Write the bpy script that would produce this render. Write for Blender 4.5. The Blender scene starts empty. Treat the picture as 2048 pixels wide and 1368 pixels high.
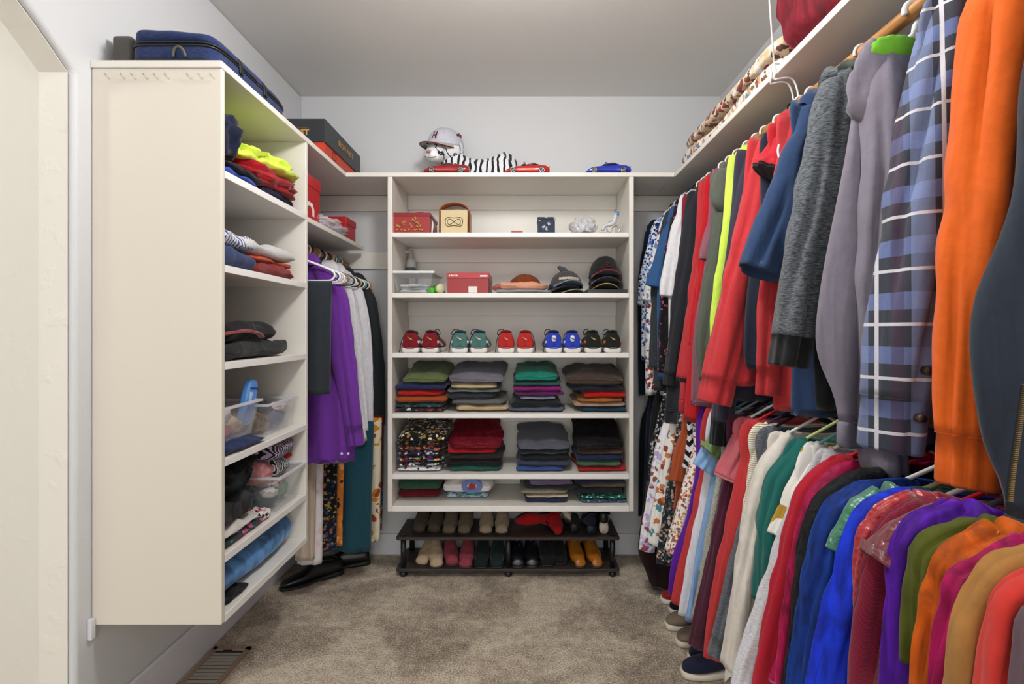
import bpy, math, random
from mathutils import Vector, noise, Matrix
PI = math.pi
F, CX, CY, CH = 1040.0, 1045.0, 662.0, 1.30
COL = bpy.context.scene.collection

def PX(px, Y): return (px - CX) * Y / F
def PZ(py, Y): return CH - (py - CY) * Y / F

# ---------------------------------------------------------------- materials
def lin(h):
    h = h.lstrip('#')
    r = []
    for i in (0, 2, 4):
        c = int(h[i:i+2], 16) / 255
        r.append(c / 12.92 if c <= .04045 else ((c + .055) / 1.055) ** 2.4)
    return (r[0], r[1], r[2], 1)

_m = {}
def newmat(name):
    m = bpy.data.materials.new(name); m.use_nodes = True
    nt = m.node_tree; b = nt.nodes['Principled BSDF']
    return m, nt, b

def N(nt, t, **kw):
    n = nt.nodes.new(t)
    for k, v in kw.items():
        if k in n.inputs.keys() if hasattr(n.inputs, 'keys') else False: n.inputs[k].default_value = v
        else:
            try: setattr(n, k, v)
            except Exception: pass
    return n

def mapping(nt, scale=(1, 1, 1), rot=(0, 0, 0)):
    tc = nt.nodes.new('ShaderNodeTexCoord'); mp = nt.nodes.new('ShaderNodeMapping')
    mp.inputs['Scale'].default_value = scale; mp.inputs['Rotation'].default_value = rot
    nt.links.new(tc.outputs['Object'], mp.inputs['Vector'])
    return mp.outputs['Vector']

def bump(nt, b, vec, scale, strength, dist=.002, detail=3):
    n = nt.nodes.new('ShaderNodeTexNoise'); n.inputs['Scale'].default_value = scale
    n.inputs['Detail'].default_value = detail
    nt.links.new(vec, n.inputs['Vector'])
    bp = nt.nodes.new('ShaderNodeBump'); bp.inputs['Strength'].default_value = strength
    bp.inputs['Distance'].default_value = dist
    nt.links.new(n.outputs['Fac'], bp.inputs['Height']); nt.links.new(bp.outputs['Normal'], b.inputs['Normal'])
    return n

def wrinkle(nt, b, strength=.5, dist=.012):
    v = mapping(nt, (11, 11, 3.2))
    n = nt.nodes.new('ShaderNodeTexNoise'); n.inputs['Scale'].default_value = 1; n.inputs['Detail'].default_value = 2.5; n.inputs['Distortion'].default_value = .9
    nt.links.new(v, n.inputs['Vector'])
    bp = nt.nodes.new('ShaderNodeBump'); bp.inputs['Strength'].default_value = strength; bp.inputs['Distance'].default_value = dist
    nt.links.new(n.outputs['Fac'], bp.inputs['Height'])
    if b.inputs['Normal'].links:
        prev = b.inputs['Normal'].links[0].from_node
        nt.links.new(bp.outputs['Normal'], prev.inputs['Normal'])
    else: nt.links.new(bp.outputs['Normal'], b.inputs['Normal'])

def ramp(nt, fac, stops, const=False):
    r = nt.nodes.new('ShaderNodeValToRGB')
    if const: r.color_ramp.interpolation = 'CONSTANT'
    el = r.color_ramp.elements
    while len(el) > 1: el.remove(el[-1])
    el[0].position = stops[0][0]; el[0].color = lin(stops[0][1])
    for p, c in stops[1:]:
        e = el.new(p); e.color = lin(c)
    nt.links.new(fac, r.inputs['Fac'])
    return r.outputs['Color']

def solid(name, c, rough=.5, metal=0, spec=.5, bumps=None, coat=0, mottling=0):
    key = ('s', name, c, rough, metal)
    if key in _m: return _m[key]
    m, nt, b = newmat(name)
    b.inputs['Base Color'].default_value = lin(c); b.inputs['Roughness'].default_value = rough
    b.inputs['Metallic'].default_value = metal; b.inputs['Specular IOR Level'].default_value = spec
    b.inputs['Coat Weight'].default_value = coat
    v = mapping(nt)
    if bumps: bump(nt, b, v, bumps[0], bumps[1], bumps[2] if len(bumps) > 2 else .002)
    if mottling:
        n = nt.nodes.new('ShaderNodeTexNoise'); n.inputs['Scale'].default_value = 9; n.inputs['Detail'].default_value = 4
        nt.links.new(v, n.inputs['Vector'])
        hsv = nt.nodes.new('ShaderNodeHueSaturation'); hsv.inputs['Color'].default_value = lin(c)
        mr = nt.nodes.new('ShaderNodeMapRange'); mr.inputs['To Min'].default_value = 1 - mottling; mr.inputs['To Max'].default_value = 1 + mottling
        nt.links.new(n.outputs['Fac'], mr.inputs['Value']); nt.links.new(mr.outputs['Result'], hsv.inputs['Value'])
        nt.links.new(hsv.outputs['Color'], b.inputs['Base Color'])
    _m[key] = m
    return m

def hexmul(c, k):
    c = c.lstrip('#')
    return '#' + ''.join('%02x' % max(0, min(255, int(int(c[i:i+2], 16) * k))) for i in (0, 2, 4))

def fabric(c, kind='plain', c2=None, extra=None):
    key = ('f', c, kind, str(c2), str(extra))
    if key in _m: return _m[key]
    m, nt, b = newmat(kind + '_fabric')
    b.inputs['Roughness'].default_value = .9; b.inputs['Specular IOR Level'].default_value = .2
    b.inputs['Sheen Weight'].default_value = .15; b.inputs['Sheen Roughness'].default_value = .5
    b.inputs['Base Color'].default_value = lin(c)
    v = mapping(nt)
    if kind == 'plain':
        bump(nt, b, v, 260, .25, .001)
        n = nt.nodes.new('ShaderNodeTexNoise'); n.inputs['Scale'].default_value = 60; n.inputs['Detail'].default_value = 5
        nt.links.new(v, n.inputs['Vector'])
        nt.links.new(ramp(nt, n.outputs['Fac'], [(.3, hexmul(c, .965)), (.7, hexmul(c, 1.02))]), b.inputs['Base Color'])
    elif kind == 'leather':
        b.inputs['Roughness'].default_value = .3; b.inputs['Specular IOR Level'].default_value = .6; b.inputs['Sheen Weight'].default_value = 0
        bump(nt, b, v, 120, .15, .001)
    elif kind == 'suede':
        b.inputs['Sheen Weight'].default_value = .08
        n = bump(nt, b, v, 200, .4, .001)
        n2 = nt.nodes.new('ShaderNodeTexNoise'); n2.inputs['Scale'].default_value = 25; n2.inputs['Detail'].default_value = 5
        nt.links.new(v, n2.inputs['Vector'])
        nt.links.new(ramp(nt, n2.outputs['Fac'], [(.3, hexmul(c, .9)), (.7, hexmul(c, 1.08))]), b.inputs['Base Color'])
    elif kind in ('velvet', 'crushed', 'fur', 'plush'):
        b.inputs['Sheen Weight'].default_value = 1.0 if kind != 'fur' else .4
        b.inputs['Sheen Roughness'].default_value = .28
        b.inputs['Sheen Tint'].default_value = lin(c2 or hexmul(c, 1.5))
        b.inputs['Roughness'].default_value = .7
        v2 = mapping(nt, (1, 1, .35) if kind == 'velvet' else (1, 1, .6))
        n = nt.nodes.new('ShaderNodeTexNoise')
        n.inputs['Scale'].default_value = {'velvet': 35, 'crushed': 45, 'fur': 40, 'plush': 14}[kind]
        n.inputs['Detail'].default_value = 6; n.inputs['Distortion'].default_value = 1.2
        nt.links.new(v2, n.inputs['Vector'])
        lo, hi = (.75, 1.15) if kind == 'velvet' else (.5, 1.5) if kind == 'crushed' else (.5, 1.6) if kind == 'fur' else (.75, 1.3)
        nt.links.new(ramp(nt, n.outputs['Fac'], [(.32, hexmul(c, lo)), (.66, hexmul(c, hi))]), b.inputs['Base Color'])
        bp = nt.nodes.new('ShaderNodeBump'); bp.inputs['Strength'].default_value = {'velvet': .3, 'crushed': .9, 'fur': 1, 'plush': .6}[kind]
        bp.inputs['Distance'].default_value = .006
        nt.links.new(n.outputs['Fac'], bp.inputs['Height']); nt.links.new(bp.outputs['Normal'], b.inputs['Normal'])
    elif kind == 'satin':
        b.inputs['Roughness'].default_value = .33; b.inputs['Specular IOR Level'].default_value = .7
        b.inputs['Sheen Weight'].default_value = .4
        v2 = mapping(nt, (1, 1, 2))
        n = bump(nt, b, v2, 26, .8, .012, 2)
    elif kind == 'heather':
        v2 = mapping(nt, (90, 90, 460))
        n = nt.nodes.new('ShaderNodeTexNoise'); n.inputs['Scale'].default_value = 1; n.inputs['Detail'].default_value = 4
        nt.links.new(v2, n.inputs['Vector'])
        nt.links.new(ramp(nt, n.outputs['Fac'], [(.35, c), (.68, c2 or hexmul(c, 1.5))]), b.inputs['Base Color'])
        bump(nt, b, v, 260, .25, .001)
    elif kind == 'stripes':   # extra=(axis,freq)
        ax, fr, duty = extra or ('Z', 60, .5)
        w = nt.nodes.new('ShaderNodeTexWave'); w.wave_type = 'BANDS'; w.bands_direction = ax
        w.inputs['Scale'].default_value = fr / 6.2832 * 1.0; w.inputs['Distortion'].default_value = .6
        nt.links.new(v, w.inputs['Vector'])
        nt.links.new(ramp(nt, w.outputs['Fac'], [(0, c), (duty, c2)], True), b.inputs['Base Color'])
        bump(nt, b, v, 260, .2, .001)
    elif kind == 'zigzag':
        sp = nt.nodes.new('ShaderNodeSeparateXYZ'); nt.links.new(v, sp.inputs[0])
        a = N(nt, 'ShaderNodeMath', operation='PINGPONG'); a.inputs[1].default_value = .03
        nt.links.new(sp.outputs['X'], a.inputs[0])
        s = N(nt, 'ShaderNodeMath', operation='ADD'); nt.links.new(sp.outputs['Z'], s.inputs[0]); nt.links.new(a.outputs[0], s.inputs[1])
        q = N(nt, 'ShaderNodeMath', operation='MULTIPLY'); q.inputs[1].default_value = 22; nt.links.new(s.outputs[0], q.inputs[0])
        fr = N(nt, 'ShaderNodeMath', operation='FRACT'); nt.links.new(q.outputs[0], fr.inputs[0])
        nt.links.new(ramp(nt, fr.outputs[0], [(0, c), (.5, c2)], True), b.inputs['Base Color'])
    elif kind == 'print':   # extra = (scale, [colours])
        sc, cols = extra
        n = nt.nodes.new('ShaderNodeTexNoise'); n.inputs['Scale'].default_value = sc * .9; n.inputs['Detail'].default_value = 2
        nt.links.new(v, n.inputs['Vector'])
        mx = nt.nodes.new('ShaderNodeVectorMath'); mx.operation = 'MULTIPLY_ADD'
        nt.links.new(n.outputs['Color'], mx.inputs[0]); mx.inputs[1].default_value = (1.4 / sc,) * 3
        nt.links.new(v, mx.inputs[2])
        vo = nt.nodes.new('ShaderNodeTexVoronoi'); vo.inputs['Scale'].default_value = sc
        nt.links.new(mx.outputs[0], vo.inputs['Vector'])
        sp = nt.nodes.new('ShaderNodeSeparateColor'); nt.links.new(vo.outputs['Color'], sp.inputs[0])
        k = len(cols)
        cc = ramp(nt, sp.outputs[0], [(i / k, x) for i, x in enumerate(cols)], True)
        # ground colour between the motifs
        g = N(nt, 'ShaderNodeMath', operation='GREATER_THAN'); g.inputs[1].default_value = .56
        nt.links.new(vo.outputs['Distance'], g.inputs[0])
        mi = nt.nodes.new('ShaderNodeMix'); mi.data_type = 'RGBA'
        nt.links.new(g.outputs[0], mi.inputs['Factor']); nt.links.new(cc, mi.inputs['A']); mi.inputs['B'].default_value = lin(c)
        nt.links.new(mi.outputs['Result'], b.inputs['Base Color'])
        bump(nt, b, v, 260, .2, .001)
    elif kind == 'plaid':
        sp = nt.nodes.new('ShaderNodeSeparateXYZ'); nt.links.new(mapping(nt, (1, 1, 1), (0, 0, .6)), sp.inputs[0])
        def band(out, per, off, lo, hi):
            a = N(nt, 'ShaderNodeMath', operation='MULTIPLY_ADD'); a.inputs[1].default_value = 1 / per; a.inputs[2].default_value = off + 20
            nt.links.new(out, a.inputs[0])
            f = N(nt, 'ShaderNodeMath', operation='FRACT'); nt.links.new(a.outputs[0], f.inputs[0])
            g1 = N(nt, 'ShaderNodeMath', operation='GREATER_THAN'); g1.inputs[1].default_value = lo; nt.links.new(f.outputs[0], g1.inputs[0])
            g2 = N(nt, 'ShaderNodeMath', operation='LESS_THAN'); g2.inputs[1].default_value = hi; nt.links.new(f.outputs[0], g2.inputs[0])
            mm = N(nt, 'ShaderNodeMath', operation='MULTIPLY'); nt.links.new(g1.outputs[0], mm.inputs[0]); nt.links.new(g2.outputs[0], mm.inputs[1])
            return mm.outputs[0]
        def mixc(fac, A, Bc):
            mi = nt.nodes.new('ShaderNodeMix'); mi.data_type = 'RGBA'
            if isinstance(fac, float): mi.inputs['Factor'].default_value = fac
            else: nt.links.new(fac, mi.inputs['Factor'])
            if isinstance(A, str): mi.inputs['A'].default_value = lin(A)
            else: nt.links.new(A, mi.inputs['A'])
            if isinstance(Bc, str): mi.inputs['B'].default_value = lin(Bc)
            else: nt.links.new(Bc, mi.inputs['B'])
            return mi.outputs['Result']
        def half(x, k=.5):
            a = N(nt, 'ShaderNodeMath', operation='MULTIPLY'); a.inputs[1].default_value = k; nt.links.new(x, a.inputs[0]); return a.outputs[0]
        per = .098
        col = mixc(half(band(sp.outputs['Z'], per, .0, .3, .62), .75), '#3a3f4a', '#6f80b4')
        col = mixc(half(band(sp.outputs['X'], per, .1, .05, .4), .45), col, '#8fa0cc')
        col = mixc(half(band(sp.outputs['X'], per, .1, .75, .95), .5), col, '#4b3148')
        col = mixc(band(sp.outputs['Z'], per, .0, .0, .062), col, '#d3d3dc')
        col = mixc(band(sp.outputs['X'], per, .1, .5, .565), col, '#d3d3dc')
        n = nt.nodes.new('ShaderNodeTexNoise'); n.inputs['Scale'].default_value = 300; nt.links.new(v, n.inputs['Vector'])
        col = mixc(half(n.outputs['Fac'], .22), col, '#20242c')
        nt.links.new(col, b.inputs['Base Color']); bump(nt, b, v, 240, .4, .001)
    elif kind == 'tigerface':
        w = nt.nodes.new('ShaderNodeTexWave'); w.wave_type = 'BANDS'; w.bands_direction = 'DIAGONAL'
        w.inputs['Scale'].default_value = 7; w.inputs['Distortion'].default_value = 7; w.inputs['Detail'].default_value = 2; w.inputs['Detail Scale'].default_value = 3.0
        nt.links.new(v, w.inputs['Vector'])
        nt.links.new(ramp(nt, w.outputs['Fac'], [(0, '#2b2f38'), (.07, '#2b2f38'), (.12, '#e4e6ea')]), b.inputs['Base Color'])
    elif kind == 'tiger':
        w = nt.nodes.new('ShaderNodeTexWave'); w.wave_type = 'BANDS'; w.bands_direction = 'X'
        w.inputs['Scale'].default_value = 10; w.inputs['Distortion'].default_value = 3.2; w.inputs['Detail'].default_value = 1; w.inputs['Detail Scale'].default_value = 2.0
        nt.links.new(v, w.inputs['Vector'])
        nt.links.new(ramp(nt, w.outputs['Fac'], [(0, '#23262e'), (.30, '#23262e'), (.36, '#e4e6ea')]), b.inputs['Base Color'])
        bump(nt, b, v, 150, .5, .003)
    if kind not in ('leather', 'suede', 'fur', 'satin', 'tiger', 'tigerface'): wrinkle(nt, b, .8 if kind == 'velvet' else .55, .02)
    _m[key] = m
    return m

def clear_mat(name, tint='#dfe4ea', solidness=.35, rough=.15):
    key = ('c', name)
    if key in _m: return _m[key]
    m, nt, b = newmat(name)
    b.inputs['Base Color'].default_value = lin(tint); b.inputs['Roughness'].default_value = rough
    tr = nt.nodes.new('ShaderNodeBsdfTransparent'); mx = nt.nodes.new('ShaderNodeMixShader')
    fr = nt.nodes.new('ShaderNodeLayerWeight'); fr.inputs['Blend'].default_value = .25
    ad = nt.nodes.new('ShaderNodeMath'); ad.operation = 'ADD'; ad.use_clamp = True; ad.inputs[1].default_value = solidness
    ad.operation = 'MULTIPLY_ADD'; ad.inputs[1].default_value = .35; ad.inputs[2].default_value = solidness; nt.links.new(fr.outputs['Facing'], ad.inputs[0]); nt.links.new(ad.outputs[0], mx.inputs[0])
    nt.links.new(tr.outputs[0], mx.inputs[1]); nt.links.new(b.outputs[0], mx.inputs[2])
    nt.links.new(mx.outputs[0], nt.nodes['Material Output'].inputs['Surface'])
    _m[key] = m
    return m

# ---------------------------------------------------------------- objects
def meshobj(name, geo, mat, parent=None, smooth=True, loc=None, rot=None):
    v, f = geo
    me = bpy.data.meshes.new(name); me.from_pydata([tuple(p) for p in v], [], f); me.update()
    if isinstance(mat, (list, tuple)):
        for x in mat: me.materials.append(x)
    else: me.materials.append(mat)
    if smooth: me.polygons.foreach_set('use_smooth', [True] * len(me.polygons))
    o = bpy.data.objects.new(name, me); COL.objects.link(o)
    if parent: o.parent = parent
    if loc is not None: o.location = loc
    if rot is not None: o.rotation_euler = rot
    return o

def bev(o, w=.002, seg=2):
    m = o.modifiers.new('bevel', 'BEVEL'); m.width = w; m.segments = seg; m.limit_method = 'ANGLE'; m.angle_limit = math.radians(40)
    return o

def tag(o, label, cat, group=None, kind=None):
    o['label'] = label; o['category'] = cat
    if group: o['group'] = group
    if kind: o['kind'] = kind
    return o

def thing(name, label, cat, loc=(0, 0, 0), rotz=0, group=None, rot=None):
    o = bpy.data.objects.new(name, None); COL.objects.link(o); o.empty_display_size = .05
    o.location = loc; o.rotation_euler = rot or (0, 0, rotz)
    return tag(o, label, cat, group)

def struct(name, geo, mat, smooth=False, parent=None):
    o = meshobj(name, geo, mat, parent, smooth); 
    if not parent: o['kind'] = 'structure'
    return o

# ---------------------------------------------------------------- geometry
def box(x0, x1, y0, y1, z0, z1):
    v = [(x0, y0, z0), (x1, y0, z0), (x1, y1, z0), (x0, y1, z0), (x0, y0, z1), (x1, y0, z1), (x1, y1, z1), (x0, y1, z1)]
    f = [(0, 3, 2, 1), (4, 5, 6, 7), (0, 1, 5, 4), (1, 2, 6, 5), (2, 3, 7, 6), (3, 0, 4, 7)]
    return v, f

def join(*gs):
    V, Fc = [], []
    for v, f in gs:
        n = len(V); V += list(v); Fc += [tuple(i + n for i in q) for q in f]
    return V, Fc

def move(g, d): return [(p[0] + d[0], p[1] + d[1], p[2] + d[2]) for p in g[0]], g[1]
def rotz(g, a, c=(0, 0)):
    s, k = math.sin(a), math.cos(a)
    return [(c[0] + (p[0]-c[0]) * k - (p[1]-c[1]) * s, c[1] + (p[0]-c[0]) * s + (p[1]-c[1]) * k, p[2]) for p in g[0]], g[1]
def xf(g, fn): return [fn(*p) for p in g[0]], g[1]

def prism(poly, a0, a1, axis='x'):
    n = len(poly); V = []
    for a in (a0, a1):
        for p, q in poly:
            V.append({'x': (a, p, q), 'y': (p, a, q), 'z': (p, q, a)}[axis])
    f = [tuple(range(n))[::-1], tuple(range(n, 2 * n))] + [(i, (i + 1) % n, n + (i + 1) % n, n + i) for i in range(n)]
    return V, f

def grid_rings(rings, cap0=True, cap1=True, closed=True):
    V, Fc = [], []; n = len(rings[0])
    for r in rings: V += list(r)
    m = n if closed else n - 1
    for j in range(len(rings) - 1):
        for i in range(m):
            a = j * n + i; b = j * n + (i + 1) % n
            Fc.append((a, b, b + n, a + n))
    def cap(r0, rev):
        c = Vector((0, 0, 0))
        for i in range(n): c += Vector(V[r0 + i])
        V.append(tuple(c / n)); k = len(V) - 1
        for i in range(n):
            t = (r0 + i, r0 + (i + 1) % n, k)
            Fc.append(t[::-1] if rev else t)
    if cap0: cap(0, True)
    if cap1: cap((len(rings) - 1) * n, False)
    return V, Fc

def sweep(pts, r, n=8, cap=True, flat=None):
    pts = [Vector(p) for p in pts]; rings = []
    up = None
    for i, p in enumerate(pts):
        t = (pts[min(i + 1, len(pts) - 1)] - pts[max(i - 1, 0)])
        if t.length < 1e-9: t = Vector((0, 0, 1))
        t.normalize()
        if up is None: up = Vector((0, 0, 1)) if abs(t.z) < .9 else Vector((0, 1, 0))
        a = t.cross(up)
        if a.length < 1e-6: a = t.cross(Vector((1, 0, 0)))
        a.normalize(); b = a.cross(t).normalized(); up = b
        rr = r[i] if isinstance(r, (list, tuple)) else r
        fl = flat or 1
        rings.append([tuple(p + a * math.cos(2 * PI * k / n) * rr + b * math.sin(2 * PI * k / n) * rr * fl) for k in range(n)])
    return grid_rings(rings, cap, cap)

def crom(pts, k=6):
    P = [Vector(p) for p in pts]; out = []
    for i in range(len(P) - 1):
        p0 = P[max(i - 1, 0)]; p1 = P[i]; p2 = P[i + 1]; p3 = P[min(i + 2, len(P) - 1)]
        for s in range(k):
            t = s / k
            out.append(.5 * ((2 * p1) + (-p0 + p2) * t + (2 * p0 - 5 * p1 + 4 * p2 - p3) * t * t + (-p0 + 3 * p1 - 3 * p2 + p3) * t ** 3))
    out.append(P[-1]); return out

def interp(tab, x):
    if x <= tab[0][0]: return tab[0][1]
    for (a, b), (c, d) in zip(tab, tab[1:]):
        if x <= c: return b + (d - b) * (x - a) / (c - a) if c > a else d
    return tab[-1][1]

def rbox(nx, ny, nz, e=5, exy=None):
    exy = exy or e
    V = {}; L = []; Fc = []
    def idx(i, j, k):
        if (i, j, k) not in V:
            x, y, z = 2 * i / nx - 1, 2 * j / ny - 1, 2 * k / nz - 1
            s = ((abs(x) ** exy + abs(y) ** exy) ** (e / exy) + abs(z) ** e) ** (1 / e)
            V[(i, j, k)] = len(L); L.append((x / s, y / s, z / s))
        return V[(i, j, k)]
    for i in range(nx):
        for j in range(ny):
            Fc.append((idx(i, j, 0), idx(i, j+1, 0), idx(i+1, j+1, 0), idx(i+1, j, 0)))
            Fc.append((idx(i, j, nz), idx(i+1, j, nz), idx(i+1, j+1, nz), idx(i, j+1, nz)))
    for i in range(nx):
        for k in range(nz):
            Fc.append((idx(i, 0, k), idx(i+1, 0, k), idx(i+1, 0, k+1), idx(i, 0, k+1)))
            Fc.append((idx(i, ny, k), idx(i, ny, k+1), idx(i+1, ny, k+1), idx(i+1, ny, k)))
    for j in range(ny):
        for k in range(nz):
            Fc.append((idx(0, j, k), idx(0, j, k+1), idx(0, j+1, k+1), idx(0, j+1, k)))
            Fc.append((idx(nx, j, k), idx(nx, j+1, k), idx(nx, j+1, k+1), idx(nx, j, k+1)))
    return L, Fc

def nz3(x, y, z, s=0): return noise.noise(Vector((x + s * 7.3, y - s * 3.1, z + s * 1.7)))

def folded_geo(w, d, h, rise=0, seed=0, layers=2, e=4.5, amp=.005, sag=0.0, hi=14):
    g = rbox(hi + 6, hi, 8 if layers < 3 else 12, e, 11)
    def fn(x, y, z):
        zz = (z + 1) / 2
        X = x * w / 2 * (1 + .02 * math.sin(3 * y + seed) + .03 * nz3(0, y * 2, z, seed)) + .02 * w * nz3(1, y * 1.5, 0, seed + 8) * 3; Y = y * d / 2 + .006 * nz3(x * 2.5, 0, z, seed + 2)
        if y < -.3: Y += (abs(math.cos(layers * PI * zz)) - .5) * -.006 * min(1, (-y - .3) * 2) 
        if y < -.8: Y += .006 * nz3(x * 2, zz * 2, 0, seed)
        side = max(0, abs(x) - .6) * 2.5
        Z = zz * h * (1 - .18 * side * zz) + rise * (y + 1) / 2 
        Z += zz * amp * 1.6 * nz3(x * 1.6, y * 1.6, z, seed) + amp * .8 * zz * nz3(x * 4, y * 5, z * 2, seed + 3) - sag * zz * (1 - x * x)
        return (X, Y, Z)
    return xf(g, fn)

def lump_geo(w, d, h, seed=0, amp=.2, e=3, n=16, freq=2.2):
    g = rbox(n + 4, n, max(8, n // 2), e)
    def fn(x, y, z):
        a = 1 + amp * nz3(x * freq, y * freq, z * freq, seed) + amp * .5 * nz3(x * freq * 2.4, y * freq * 2.4, z * 2 * freq, seed + 5)
        zz = (z * (a if z > 0 else 1) + 1) / 2
        # ridged folds
        r = amp * .35 * (1 - abs(math.sin(5 * x + 4 * y + 3 * nz3(x * 2, y * 2, 0, seed))))
        return (x * w / 2 * a, y * d / 2 * a, max(0, zz + r * (z > -.5)) * h)
    return xf(g, fn)

def text_geo(s, size, ext=.0006, align='CENTER', bold=False):
    cu = bpy.data.curves.new('lettering', 'FONT'); cu.body = s; cu.size = size; cu.extrude = ext; cu.align_x = align; cu.align_y = 'CENTER'
    cu.resolution_u = 2; cu.offset = .0015 * bold
    o = bpy.data.objects.new('lettering', cu); COL.objects.link(o)
    dg = bpy.context.evaluated_depsgraph_get(); me = bpy.data.meshes.new_from_object(o.evaluated_get(dg))
    g = ([tuple(v.co) for v in me.vertices], [tuple(p.vertices) for p in me.polygons])
    bpy.data.objects.remove(o); bpy.data.meshes.remove(me)
    # text lies in XY facing +Z -> stand it up facing -Y
    return [(p[0], -p[2], p[1]) for p in g[0]], g[1]
# ================================================================ ROOM SHELL
XL, XR, YB, ZC = -1.287, 1.152, 3.03, 2.667
def wallmat(name, c, bs=.25):
    m, nt, b = newmat(name); b.inputs['Base Color'].default_value = lin(c); b.inputs['Roughness'].default_value = .55
    v = mapping(nt)
    n = nt.nodes.new('ShaderNodeTexNoise'); n.inputs['Scale'].default_value = 14; n.inputs['Detail'].default_value = 3
    nt.links.new(v, n.inputs['Vector'])
    r = nt.nodes.new('ShaderNodeMapRange'); r.inputs['From Min'].default_value = .55; r.inputs['From Max'].default_value = .65
    nt.links.new(n.outputs['Fac'], r.inputs['Value'])
    bp = nt.nodes.new('ShaderNodeBump'); bp.inputs['Strength'].default_value = bs; bp.inputs['Distance'].default_value = .0015
    nt.links.new(r.outputs['Result'], bp.inputs['Height']); nt.links.new(bp.outputs['Normal'], b.inputs['Normal'])
    return m
WALL = wallmat('painted_drywall', '#cdcfd2')
CEIL = wallmat('painted_ceiling', '#dbdad7', .15)
CREAM = wallmat('cream_plaster', '#e4e1d9', .6)
TRIM = solid('white_trim', '#d9dae0', .35)
WHITE = solid('white_melamine', '#e4e1da', .38)
EDGE = solid('white_edge_banding', '#f0f0ee', .3)
PANEL = solid('cream_melamine', '#dad3c8', .45, bumps=(90, .08, .001))

def carpetmat():
    m, nt, b = newmat('beige_carpet'); b.inputs['Roughness'].default_value = 1; b.inputs['Specular IOR Level'].default_value = .05
    b.inputs['Sheen Weight'].default_value = .3
    v = mapping(nt)
    n1 = nt.nodes.new('ShaderNodeTexNoise'); n1.inputs['Scale'].default_value = 3.2; n1.inputs['Detail'].default_value = 3; n1.inputs['Distortion'].default_value = .8
    n2 = nt.nodes.new('ShaderNodeTexNoise'); n2.inputs['Scale'].default_value = 150; n2.inputs['Detail'].default_value = 6; n2.inputs['Roughness'].default_value = .7
    n3 = nt.nodes.new('ShaderNodeTexNoise'); n3.inputs['Scale'].default_value = 24; n3.inputs['Detail'].default_value = 5
    for n in (n1, n2, n3): nt.links.new(v, n.inputs['Vector'])
    c1 = ramp(nt, n2.outputs['Fac'], [(.34, '#6e665c'), (.5, '#bdb3a6'), (.64, '#f4eee4')])
    c2 = ramp(nt, n1.outputs['Fac'], [(.38, '#837f79'), (.5, '#bbb5ac'), (.60, '#e2dbd1')])
    c3 = ramp(nt, n3.outputs['Fac'], [(.35, '#8c8478'), (.65, '#e6dfd4')])
    mx = nt.nodes.new('ShaderNodeMix'); mx.data_type = 'RGBA'; mx.blend_type = 'OVERLAY'; mx.inputs['Factor'].default_value = .75
    nt.links.new(c1, mx.inputs['A']); nt.links.new(c2, mx.inputs['B'])
    my = nt.nodes.new('ShaderNodeMix'); my.data_type = 'RGBA'; my.blend_type = 'OVERLAY'; my.inputs['Factor'].default_value = .5
    nt.links.new(mx.outputs['Result'], my.inputs['A']); nt.links.new(c3, my.inputs['B'])
    nt.links.new(my.outputs['Result'], b.inputs['Base Color'])
    bp = nt.nodes.new('ShaderNodeBump'); bp.inputs['Strength'].default_value = .9; bp.inputs['Distance'].default_value = .008
    nt.links.new(n2.outputs['Fac'], bp.inputs['Height']); nt.links.new(bp.outputs['Normal'], b.inputs['Normal'])
    return m
CARPET = carpetmat()
struct('floor', box(-3.2, XR + .1, -2.2, YB + .1, -.05, 0), CARPET)
struct('ceiling', box(-3.2, XR + .1, -2.2, YB + .1, ZC, ZC + .08), CEIL)
struct('wall_back', box(XL - .1, XR + .1, YB, YB + .1, 0, ZC), WALL)
struct('wall_right', box(XR, XR + .1, -2.2, YB, 0, ZC), WALL)
# left wall with arched opening (polygon in y,z)
a0, a1, zs = -.05, 1.495, 2.043
cyc = (a0 + a1) / 2; R = (a1 - a0) / 2 / math.sin(math.radians(42)); zc = zs - R * math.cos(math.radians(42))
arc = [(cyc + R * math.sin(t), zc + R * math.cos(t)) for t in [math.radians(42 - 84 * i / 28) for i in range(29)]]
poly = [(YB, 0), (YB, ZC), (-2.2, ZC), (-2.2, 0), (a0, 0)] + arc[::-1] + [(a1, 0)]
lw = struct('wall_left', prism(poly, XL - .10, XL, 'x'), WALL)
bev(lw, .014, 4)
# jamb lining of the arched opening, cream plaster
jp = [(a1 + .001, 0)] + [(p[0], p[1]) for p in arc] + [(a0, 0)]
V, Fc = [], []
for (y, z) in jp:
    d = Vector((cyc - y, max(0, (z - zc)) * -0.15)).normalized() * .004 if True else 0
    V += [(XL - .018, y - (.003 if y > cyc else -.003), z - .003 * (z > zs)), (XL - .1, y - (.003 if y > cyc else -.003), z - .003 * (z > zs))]
for i in range(len(jp) - 1): Fc.append((2*i, 2*i+1, 2*i+3, 2*i+2))
jl = struct('trim_1', (V, Fc), CREAM)
so = jl.modifiers.new('s', 'SOLIDIFY'); so.thickness = .002
struct('wall_beyond', box(-3.2, XL - .1, 1.60, 1.7, 0, ZC), CREAM)
struct('wall_side', box(-3.2, -3.1, -2.2, 1.6, 0, ZC), CREAM)
# baseboards
def baseb(name, g): return bev(struct(name, g, TRIM), .006, 3)
baseb('baseboard_left', box(XL, XL + .015, 1.50, YB, 0, .152))
baseb('baseboard_back', box(XL + .016, XR - .016, YB - .015, YB, 0, .122))
baseb('baseboard_right', box(XR - .015, XR, -2.2, YB, 0, .13))
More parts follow.
